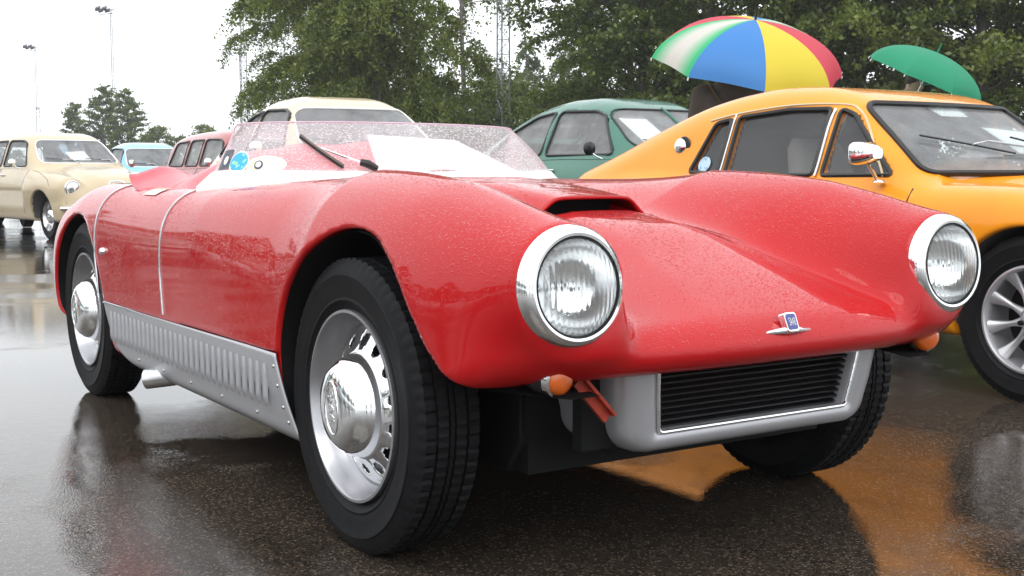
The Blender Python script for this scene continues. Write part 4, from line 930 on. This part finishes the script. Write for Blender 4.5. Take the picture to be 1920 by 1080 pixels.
def tree_meshes(seed, h, r, base, limbs=46, twigs=13, leaves=26, size=.10, weep=.6, trunk_r=.16, top_r=.35, lean=0., rise_k=.35, limb_k=.28, inner=.18):
    g = np.random.default_rng(seed); wood = MB()
    tp = [(lean * t * h + .12 * math.sin(5 * t + seed), .12 * math.cos(4 * t + seed) - .12, h * .97 * t) for t in np.linspace(0, 1, 10)]
    wood.tube(tp, [trunk_r * (1 - .9 * t) + .012 for t in np.linspace(0, 1, 10)], 10)
    cen = []; dirs = []; sz = []
    for i in range(limbs):
        u = (i + g.random()) / limbs; z0 = base + (h - base) * u * .97; az = g.random() * 2 * math.pi
        prof = (math.sin(math.pi * min(1, .18 + .82 * u)) ** .7) * (1 - (1 - top_r) * u ** 2); L = r * prof * (.72 + .42 * g.random())
        tpx = np.interp(z0, [p[2] for p in tp], [p[0] for p in tp]); tpy = np.interp(z0, [p[2] for p in tp], [p[1] for p in tp])
        d = np.array([math.cos(az), math.sin(az), 0]); rise = rise_k * L * (1 - .6 * weep) + .1; pts = []
        for t in np.linspace(0, 1, 6): pts.append(np.array([tpx, tpy, z0]) + d * L * t + np.array([0, 0, rise * (math.sin(t * 2.0)) - weep * .35 * L * t ** 3]) + g.normal(0, .04, 3) * t)
        wood.tube([tuple(p) for p in pts], [max(.008, trunk_r * limb_k * (1 - u * .6) * (1 - .85 * t)) for t in np.linspace(0, 1, 6)], 5, cap=False)
        P = np.array(pts); nt = max(4, int(twigs * (.5 + L / r)))
        for k in range(nt):
            t = inner + (1 - inner) * g.random() ** .8; q = t * 5; j = min(4, int(q)); p0 = P[j] + (P[j + 1] - P[j]) * (q - j)
            a2 = az + g.normal(0, .9); tl = (.35 + .75 * g.random()) * (.45 + .12 * r) * (1 + weep * g.random()); dd = np.array([math.cos(a2), math.sin(a2), g.normal(.15, .25)])
            n = max(5, int(leaves * tl / 1.0)); s = np.sort(g.random(n)); pos = p0 + np.outer(s * tl * (1 - .55 * weep), dd) + np.outer(s ** 1.7 * tl * weep, [0, 0, -1.25]) + g.normal(0, .055 + .02 * r * .3, (n, 3))
            cen.append(pos); sz.append(size * (.6 + .8 * g.random(n)))
    C = np.concatenate(cen); S = np.concatenate(sz); n = len(C); keep = C[:, 2] > .15; C, S = C[keep], S[keep]; n = len(C)
    A = g.normal(0, 1, (n, 3)); A[:, 2] -= .5 * weep; A /= np.linalg.norm(A, axis=1, keepdims=True); B = np.cross(A, g.normal(0, 1, (n, 3))); B /= np.linalg.norm(B, axis=1, keepdims=True)
    V = np.stack([C - A * S[:, None] * .6, C + B * S[:, None] * .33 - A * S[:, None] * .08, C + A * S[:, None] * .6, C - B * S[:, None] * .33 - A * S[:, None] * .08], 1).reshape(-1, 3)
    return wood, V, np.arange(4 * n).reshape(-1, 4)
def tree(name, label, group, x, y, args, leaf='leaf', bark='bark', rz=0):
    wood, V, Q = tree_meshes(**args); t = empty(name, (x, y, ground_z(x, y)), rz); tag(t, label, 'tree', group)
    wood.build('trunk', bark, t, angle=180); me = np_mesh('crown', V, Q, [leaf]); link('crown', me, t); return t
def again(src, x, y, rz, sc=1., label=None, group=None):
    c = copy_tree(src); c.location = (x, y, ground_z(x, y)); c.rotation_euler = (0, 0, rz); c.scale = (sc, sc, sc)
    if label: c['label'] = label
    if group: c['group'] = group
    return c
X = lambda px, d: (px - 960) / 2275 * d
birch = tree('birch_tree', 'large birch with hanging leafy branches and pale trunk, rising behind the cream saloon', 'birches behind the parked cars', X(715, 38), 38, dict(seed=3, h=14.5, r=4.3, base=1.0, limbs=120, twigs=26, leaves=60, size=.092, weep=.72, trunk_r=.17, rise_k=.9, limb_k=.15, inner=.04))
again(birch, X(588, 47), 47, 2.2, .8, 'smaller birch standing behind the large birch on the side of the floodlight mast')
b2 = tree('birch_tree', 'weeping birch with thin hanging strands beside the lattice mast', 'birches behind the parked cars', X(872, 53), 53, dict(seed=8, h=15, r=3.2, base=3.4, limbs=44, twigs=11, leaves=34, size=.12, weep=1.0, trunk_r=.14), leaf='leaf')
GF = 'dense row of tall trees behind the umbrellas'; LF = 'tall dense dark green tree in the row behind the two umbrellas'
f1 = tree('leafy_tree', LF, GF, X(1205, 37), 37, dict(seed=21, h=13, r=3.9, base=.5, limbs=84, twigs=15, leaves=34, size=.12, weep=.35, trunk_r=.18), leaf='leaf_dark', bark='bark_dark')
f2 = tree('leafy_tree', LF, GF, X(1330, 35), 35, dict(seed=34, h=14, r=3.9, base=.4, limbs=84, twigs=15, leaves=34, size=.12, weep=.3, trunk_r=.18), leaf='leaf_dark', bark='bark_dark')
f3 = tree('leafy_tree', LF, GF, X(1560, 33), 33, dict(seed=55, h=13, r=3.8, base=.5, limbs=80, twigs=15, leaves=34, size=.12, weep=.5, trunk_r=.17), leaf='leaf', bark='bark_dark')
for src, px, d, rz, sc in ((f1, 1450, 36, 2.1, 1.05), (f2, 1700, 33, 1.0, 1.0), (f3, 1830, 31, 2.6, .95), (f1, 1960, 32, .7, 1.)): again(src, X(px, d), d, rz, sc)
for src, px, d, rz, sc in ((f2, 1275, 43, 3.0, 1.1), (f3, 1400, 44, 1.5, 1.15), (f1, 1620, 42, 4.0, 1.1), (f2, 1880, 41, 5.0, 1.1), (f3, 2060, 36, .4, 1.1), (f1, 1190, 47, 5.4, .95)): again(src, X(px, d), d, rz, sc, 'tall dark tree half hidden behind the front row of trees', 'second row of tall trees')
for src, px, d, rz, sc in ((f2, 2200, 32, 1.1, 1.0), (f1, 2380, 31, 2.3, 1.0), (f3, 2560, 30, 3.3, 1.05), (f2, 2760, 29, 4.1, .95), (f1, 2980, 28, .2, 1.), (f3, 3250, 27, 5.1, 1.), (f2, 3560, 25, 2.7, .95)): again(src, X(px, d), d, rz, sc, 'tall dark green tree where the row runs on past the orange coupe', 'further end of the row of trees')
vg = MB(); vg.grid([[(x, y + .06 * abs(x - 6), ground_z(0, 40) + .06) for y in (24.5 if x > 18 else 31, 60, 130)] for x in (-9, 0, 8, 18, 30, 60)]); MT['turf'] = mat('short_turf', (.045, .075, .018), .9, noise=.4, nscale=.6, bump=.6, bscale=30); tag(vg.build('grass_verge', 'turf'), kind='structure')
GP = 'paler trees further back'
p1 = tree('pale_tree', 'pale green feathery tree far behind the lattice mast, between birch and forest', GP, X(985, 78), 78, dict(seed=61, h=9.6, r=2.9, base=.8, limbs=44, twigs=10, leaves=26, size=.17, weep=.8, trunk_r=.12), leaf='leaf_pale')
for px, d, rz, sc in ((1058, 74, 1.2, .93), (930, 84, 2.2, .86), (1010, 66, 3.1, .62), (880, 70, 4.0, .62)): again(p1, X(px, d), d, rz, sc)
GU = 'bushes under the birches'
bush = tree('leafy_bush', 'broad dark bush growing below the birches behind the cars', GU, X(800, 47), 47, dict(seed=71, h=4.6, r=2.7, base=.2, limbs=36, twigs=10, leaves=24, size=.13, weep=.15, trunk_r=.08, top_r=.7), leaf='leaf_dark', bark='bark_dark'); bush['category'] = 'bush'
for px, d, rz, sc in ((890, 49, 1, 1.), (985, 52, 2.4, 1.05), (1060, 47, 3.3, .95), (720, 50, 4.2, .9), (640, 52, 5.2, .85), (1150, 44, .3, .9), (1240, 41, 1.9, .9), (940, 60, 2., 1.2)): again(bush, X(px, d), d, rz, sc)
GL = 'small trees on the far side of the car park'
s1 = tree('young_tree', 'slim small upright tree nearest the floodlight mast with the lower lamp', GL, X(150, 112), 112, dict(seed=81, h=7.4, r=1.5, base=.6, limbs=54, twigs=12, leaves=30, size=.17, weep=.0, trunk_r=.1, top_r=.5), leaf='leaf_dark', bark='bark_dark')
s2 = tree('young_tree', 'taller bushy upright tree beside the middle floodlight mast', GL, X(203, 110), 110, dict(seed=83, h=8.7, r=2.0, base=.5, limbs=64, twigs=13, leaves=30, size=.17, weep=.0, trunk_r=.12, top_r=.6), leaf='leaf_dark', bark='bark_dark')
again(s2, X(240, 108), 108, 2., .96, 'bushy upright tree between the middle floodlight mast and the low grey green bushes')
s3 = tree('leafy_bush', 'low rounded grey green bush on the far side of the car park', 'far bushes', X(300, 112), 112, dict(seed=85, h=5.2, r=2.4, base=.3, limbs=44, twigs=11, leaves=22, size=.17, weep=.1, trunk_r=.1, top_r=.7), leaf='leaf', bark='bark_dark'); s3['category'] = 'bush'
for px, d, rz, sc in ((272, 116, 1, .9), (335, 114, 2, .82), (388, 108, 3, 1.0), (425, 112, 4, .9), (470, 100, 5, .85), (520, 95, 1.4, .9), (35, 120, .5, .62)): again(s3, X(px, d), d, rz, sc)
GB = 'trees along the open edges of the car park'
for k, (x, y, sc) in enumerate(((-30, -14, .62), (-25, -22, .55), (-12, -30, .5), (-3, -33, .6), (7, -32, .55), (17, -27, .6), (26, -20, .6), (-34, -5, .66), (-36, 4, .6), (-34, 12, .7), (-37, 19, .62), (-36, 27, .72), (-42, 33, .66), (-40, 42, .75))):
    again((f1, f2, f3)[k % 3], x, y, k * 1.3, sc, 'shorter green tree on the open edge of the car park, mirrored in the red paint', GB)
for k in range(22):
    t = k / 21; x = -31 - 9 * t + 1.2 * math.sin(k * 2.3); y = -24 + 64 * t
    again(bush, x, y, k * 1.7, .95 + .35 * math.sin(k * 3.1) ** 2, 'dark hedge bush on the open edge of the car park, mirrored in the red paint', 'hedge along the open edge of the car park')
# ------------------------------------------------------------------ floodlight masts
MT['galv_dark'] = mat('dark_lamp_housing', (.09, .09, .10), .5, .3)
MT['galv'] = mat('galvanised_steel', (.30, .31, .33), .5, .6)
def lattice(w0, w1, z0, z1, n, legs=3, rl=.035, rb=.014):
    mb = MB(); c = [(math.cos(2 * math.pi * k / legs + .4), math.sin(2 * math.pi * k / legs + .4)) for k in range(legs)]
    pt = lambda k, t: (c[k % legs][0] * (w0 + (w1 - w0) * t), c[k % legs][1] * (w0 + (w1 - w0) * t), z0 + (z1 - z0) * t)
    for k in range(legs):
        mb.bar(pt(k, 0), pt(k, 1), rl, None, 6)
        for i in range(n): a, b = (k, k + 1) if i % 2 else (k + 1, k); mb.bar(pt(a, i / n), pt(b, (i + 1) / n), rb, None, 4); mb.bar(pt(k, (i + 1) / n), pt(k + 1, (i + 1) / n), rb * .8, None, 4)
    return mb
def mast(px, d, label, H_=16.3):
    m = empty('floodlight_mast', (X(px, d), d, ground_z(0, d))); tag(m, label, 'mast', 'floodlight masts')
    lattice(.30, .27, 0, H_ * .55, 16).build('lower_lattice', 'galv', m, smooth=False); lattice(.13, .11, H_ * .53, H_, 18, 3, .028, .011).build('upper_lattice', 'galv', m, smooth=False)
    mb = MB(); mb.lathe([(.0, .03), (.36, .03), (.36, -.03), (.0, -.03)], 12, 'z'); mb.build('platform', 'galv', m, (0, 0, H_ * .55))
    mb = MB(); mb.bar((-1.5, 0, H_ - .1), (.35, 0, H_ - .0), .05); mb.bar((-1.3, 0, H_ - .5), (.2, 0, H_ - .35), .035); mb.build('lamp_arm', 'galv', m)
    for k in range(4):
        lp = MB(); x = -1.15 + .30 * k; rt = Matrix.Rotation(R(35), 3, 'X') @ Matrix.Rotation(R(-14), 3, 'Y'); lp.box((x, -.15, H_ + .12 - .10 * (k % 2) * 2), (.44, .42, .16), rt); lp.box((x, -.15, H_ + .02 - .10 * (k % 2) * 2), (.38, .34, .1), rt); lp.build('floodlight', 'galv_dark', m, smooth=False)
    return m
mast(78, 150, 'floodlight mast with the lowest lamp head, beside the slim small tree'); mast(220, 116, 'floodlight mast rising out of the bushy upright trees'); mast(461, 82, 'floodlight mast standing left of the large birch'); mast(943, 48, 'lattice mast standing in front of the weeping birch')

# ------------------------------------------------------------------ people and umbrellas
MT['skin'] = mat('skin', (.55, .33, .24), .55); MT['hair'] = mat('brown_hair', (.06, .04, .025), .6); MT['jacket'] = mat('brown_jacket', (.055, .045, .036), .8, noise=.2, nscale=15, bump=.5, bscale=14); MT['coat'] = mat('dark_coat', (.03, .035, .045), .8, bump=.4, bscale=14)
MT['trousers'] = mat('dark_trousers', (.035, .04, .055), .85, bump=.3, bscale=16); MT['shoe'] = mat('black_shoe', (.012, .011, .01), .4); MT['strap'] = mat('tan_strap', (.10, .065, .03), .7)
def capsule_field(caps, k):
    def f(x, y, z):
        o = None
        for a, b, r0, r1 in caps:
            ax, ay, az = a; dx, dy, dz = b[0] - ax, b[1] - ay, b[2] - az; L2 = dx * dx + dy * dy + dz * dz + 1e-9
            t = np.clip(((x - ax) * dx + (y - ay) * dy + (z - az) * dz) / L2, 0, 1); d = np.sqrt((x - ax - dx * t) ** 2 + (y - ay - dy * t) ** 2 + (z - az - dz * t) ** 2) - (r0 + (r1 - r0) * t); o = d if o is None else smin(o, d, k)
        return o
    return f
def capsule_mesh(name, caps, k, cell, material, parent):
    P = np.array([c[0] for c in caps] + [c[1] for c in caps]); m = max(max(c[2], c[3]) for c in caps) + .03; lo, hi = P.min(0) - m, P.max(0) + m
    V, Q = implicit_mesh(capsule_field(caps, k), lo, hi, cell, 3, sym=False); return link(name, np_mesh(name, V, Q, [material]), parent)
def person(label, x, y, rz, hand, coat, hgt=1.0, strap=False):
    """stands facing local +x; the right hand closes round the umbrella shaft at 'hand' (local)"""
    p = empty('person', (x, y, ground_z(x, y)), rz); tag(p, label, 'person', None); p.scale = (hgt,) * 3; hx, hy, hz = hand
    el = (.10, -.25, 1.02); W = (hx - .035, hy - .03, hz - .03)
    sh = {s: (-.01, s * .185, 1.39) for s in (-1, 1)}
    body = [((0, 0, 1.0), (0, 0, 1.2), .125, .125), ((0, 0, 1.2), (-.005, 0, 1.33), .130, .085), ((-.01, 0, 1.40), (.01, 0, 1.52), .058, .052), ((.015, 0, 1.60), (.005, 0, 1.66), .083, .088), ((.05, 0, 1.555), (.045, 0, 1.60), .048, .062),
            ((.100, 0, 1.605), (.116, 0, 1.585), .010, .014), ((.098, -.018, 1.556), (.098, .018, 1.556), .010, .010)]
    body += [((.0, s * .088, 1.595), (-.004, s * .094, 1.625), .010, .014) for s in (-1, 1)]
    body += [((sh[-1]), el, .05, .042), (el, W, .040, .028), (sh[1], (-.02, .245, 1.10), .05, .042), ((-.02, .245, 1.10), (.06, .25, .86), .040, .028)]
    for s in (-1, 1): body += [((0, s * .09, .95), (.01, s * .10, .50), .085, .058), ((.01, s * .10, .50), (-.02, s * .10, .10), .056, .038)]
    hand_c = []
    hand_c.append((W, (hx - .022, hy - .025, hz), .028, .026))
    for i in range(4):                                          # four fingers curled round the shaft
        z0 = hz + .030 - i * .019; q = [(hx - .018, hy - .030, z0), (hx + .014, hy - .028, z0), (hx + .024, hy - .002, z0 - .002), (hx + .010, hy + .019 - .003 * (i == 3), z0 - .004)]
        hand_c += [(q[j], q[j + 1], .0092 - .0006 * j, .0088 - .0006 * j) for j in range(3)]
    hand_c += [((hx - .024, hy - .012, hz + .010), (hx - .014, hy + .018, hz + .030), .011, .010), ((hx - .014, hy + .018, hz + .030), (hx + .008, hy + .022, hz + .040), .0095, .0085)]
    lh = (.07, .25, .80); hand_c.append(((.06, .25, .86), lh, .027, .032))
    for i in range(4): yy = .25 + .030 - .02 * i; hand_c += [((.07, yy, .785), (.085, yy, .745 - .006 * (i in (1, 2))), .0092, .0086), ((.085, yy, .745), (.078, yy, .715), .0086, .0076)]
    hand_c += [((.085, .262, .82), (.112, .255, .785), .0105, .0088)]
    capsule_mesh('body', body + hand_c, .018, .0095, 'skin', p)
    jk = [((0, -.05, .93), (0, .05, .93), .165, .165), ((0, 0, .93), (0, 0, 1.15), .165, .17), ((-.01, -.08, 1.30), (-.01, .08, 1.30), .135, .135), ((0, -.04, 1.18), (0, .04, 1.18), .155, .155), ((-.02, -.16, 1.375), (-.02, .16, 1.375), .072, .072), ((-.02, 0, 1.42), (-.035, 0, 1.525), .100, .084),
          (sh[-1], el, .082, .066), (el, tuple(np.array(el) + (np.array(W) - np.array(el)) * .88), .064, .048), (sh[1], (-.02, .245, 1.10), .082, .066), ((-.02, .245, 1.10), (.05, .25, .89), .064, .048)]
    capsule_mesh('jacket', jk, .05, .014, coat, p)
    tr = [((0, -.05, .93), (0, .05, .93), .14, .14)]
    for s in (-1, 1): tr += [((0, s * .085, .92), (.01, s * .10, .50), .105, .078), ((.01, s * .10, .50), (-.01, s * .10, .07), .076, .064)]
    capsule_mesh('trousers', tr, .03, .014, 'trousers', p)
    for s in (-1, 1): capsule_mesh('shoe', [((-.05, s * .10, .045), (.06, s * .105, .04), .045, .045), ((.06, s * .105, .04), (.15, s * .115, .032), .044, .032)], .03, .010, 'shoe', p)
    capsule_mesh('hair', [((-.015, 0, 1.665), (.02, 0, 1.69), .096, .085), ((-.045, 0, 1.53), (-.03, 0, 1.66), .066, .088), ((-.02, -.06, 1.60), (-.02, .06, 1.60), .04, .04)], .03, .010, 'hair', p)
    for s in (-1, 1):
        MB().lathe([(.0, .006), (.006, .005), (.009, 0)], 10, 'x').build('eye', 'seal', p, (.090, s * .034, 1.628)); MB().tube([(.094, s * .018, 1.646), (.093, s * .036, 1.650), (.084, s * .052, 1.645)], .004, 5).build('eyebrow', 'hair', p)
    if strap: MB().tube(smooth_curve([(-.16, -.14, 1.02), (-.175, -.05, 1.20), (-.145, .06, 1.36), (-.06, .13, 1.455), (.05, .10, 1.42), (.15, .0, 1.2)], 5), .018, 8, flat=.35).build('bag_strap', 'strap', p)
    return p
def cloth_mat(name, c1, c2=None):
    m = mat(name, c1, .55, trans=0.); n, l = nodes_of(m); b = n['Principled BSDF']; b.inputs['Subsurface Weight'].default_value = 0
    tr = n.new('ShaderNodeBsdfTranslucent'); tr.inputs[0].default_value = (*c1, 1); mxs = n.new('ShaderNodeMixShader'); mxs.inputs[0].default_value = .35
    if c2:
        at_ = n.new('ShaderNodeAttribute'); at_.attribute_name = 'across'; cr = n.new('ShaderNodeValToRGB'); e = cr.color_ramp.elements; e[0].position = .12; e[0].color = (*c1, 1); e[1].position = .75; e[1].color = (*c2, 1); l.new(at_.outputs['Fac'], cr.inputs[0])
        for s in (b.inputs['Base Color'], tr.inputs[0]): l.new(cr.outputs[0], s)
    l.new(b.outputs[0], mxs.inputs[1]); l.new(tr.outputs[0], mxs.inputs[2]); l.new(mxs.outputs[0], n['Material Output'].inputs['Surface']); return m
MT['u_red'] = cloth_mat('red_nylon', (.72, .05, .09)); MT['u_gw'] = cloth_mat('green_white_nylon', (.04, .55, .22), (.75, .72, .66)); MT['u_blue'] = cloth_mat('blue_nylon', (.06, .26, .68)); MT['u_yel'] = cloth_mat('yellow_nylon', (.82, .66, .05)); MT['u_green'] = cloth_mat('green_nylon', (.015, .33, .17))
def umbrella(label, apex, axis, r, depth, cols, spin, shaft=.80, grip='trimblack', tip='steel'):
    u = empty('umbrella', apex); u.rotation_mode = 'QUATERNION'; q = Vector((0, 0, 1)).rotation_difference(Vector(axis).normalized()); u.rotation_quaternion = q @ Quaternion((0, 0, 1), spin); tag(u, label, 'umbrella')
    N = len(cols)
    for k in range(N):
        a0, a1 = 2 * math.pi * k / N, 2 * math.pi * (k + 1) / N; rows = []; ac = []
        for i in range(13):
            s = i / 12; row = []
            for j in range(9):
                w = j / 8; a = a0 + (a1 - a0) * w; sag = 1 - .10 * s * math.sin(math.pi * w); rr = r * math.sin(s * R(80)) / math.sin(R(80)) * (1 - .085 * math.sin(math.pi * w) * s); z = -depth * (1 - math.cos(s * R(80))) / (1 - math.cos(R(80))) * (1 - .02 * math.sin(math.pi * w) * s)
                row.append((rr * math.cos(a), rr * math.sin(a), z)); ac.append(1 - abs(2 * w - 1))
            rows.append(row)
        o = MB().grid(rows).build('panel', cols[k], u, angle=180); at_ = o.data.attributes.new('across', 'FLOAT', 'POINT'); at_.data.foreach_set('value', ac)
        rb = [(r * math.sin(s * R(80)) / math.sin(R(80)) * math.cos(a0), r * math.sin(s * R(80)) / math.sin(R(80)) * math.sin(a0), -.012 - depth * (1 - math.cos(s * R(80))) / (1 - math.cos(R(80)))) for s in np.linspace(0, 1.0, 13)]
        MB().tube(rb, .0028, 5).build('rib', 'steel', u); MB().lathe([(.0, .012), (.005, .008), (.005, -.008), (.0, -.012)], 8, 'z').build('rib_tip', 'white', u, rb[-1])
        MB().bar((.008 * math.cos(a0), .008 * math.sin(a0), -.30), rb[6], .0022, None, 5).build('stretcher', 'steel', u)
    mb = MB(); mb.bar((0, 0, 0), (0, 0, -shaft), .006, None, 8); mb.build('shaft', 'steel', u); MB().bar((0, 0, -.005), (0, 0, .085), .008, .004, 8).build('ferrule', tip, u)
    hk = [(0, 0, -shaft + .05), (0, 0, -shaft - .06)] + [(.035 - .035 * math.cos(a), 0, -shaft - .06 - .035 * math.sin(a)) for a in np.linspace(.3, math.pi, 8)]; MB().tube(hk, .011, 8).build('handle', grip, u); return u
def shaft_point(apex, axis, t): a = Vector(axis).normalized(); return Vector(apex) - a * t
ap1, ax1 = (X(1409, 8.0), 8.0, 1.795), (.10, -.34, 1)
umbrella('rainbow umbrella with blue, yellow, red and green-white panels above the orange coupe', ap1, ax1, .635, .31, ['u_blue', 'u_yel', 'u_red', 'u_gw', 'u_blue', 'u_yel', 'u_red', 'u_gw'], R(-112 - 22.5), .78, tip='trimblack')
ap2, ax2 = (X(1747, 10.5), 10.5, 1.83), (.40, -.25, 1)
umbrella('plain green umbrella tilted to one side behind the orange coupe roof', ap2, ax2, .53, .25, ['u_green'] * 8, R(10), .74, tip='u_green')
def stand_person(label, px, d, facing, apex, axis, t, coat, hgt, strap=False):
    x, y = X(px, d), d; h = shaft_point(apex, axis, t); rz = math.atan2(facing[1], facing[0]); v = Vector((h.x - x, h.y - y, h.z - ground_z(x, y))); v.rotate(Quaternion((0, 0, 1), -rz)); v /= hgt
    return person(label, x, y, rz, tuple(v), coat, hgt, strap)
stand_person('person in a brown jacket with a shoulder strap holding the rainbow umbrella', 1366, 7.95, (.30, .95), ap1, ax1, .62, 'jacket', .955, True)
stand_person('person in a dark coat seen in profile holding the green umbrella', 1712, 10.75, (-1, -.12), ap2, ax2, .66, 'coat', .985)

# ------------------------------------------------------------------ rain haze over the car park
hz = MB(); hz.box((0, 60, 9), (240, 260, 20.6)); hz_o = hz.build('haze', 'paper', None, smooth=False); hz_o.data.materials.clear()
hm = bpy.data.materials.new('haze'); hm.use_nodes = True; n, l = nodes_of(hm); n.remove(n['Principled BSDF']); pv = n.new('ShaderNodeVolumePrincipled'); pv.inputs['Color'].default_value = (.95, .97, 1, 1); pv.inputs['Density'].default_value = .0009; pv.inputs['Anisotropy'].default_value = 0.2
l.new(pv.outputs[0], n['Material Output'].inputs['Volume']); hz_o.data.materials.append(hm); tag(hz_o, kind='stuff')
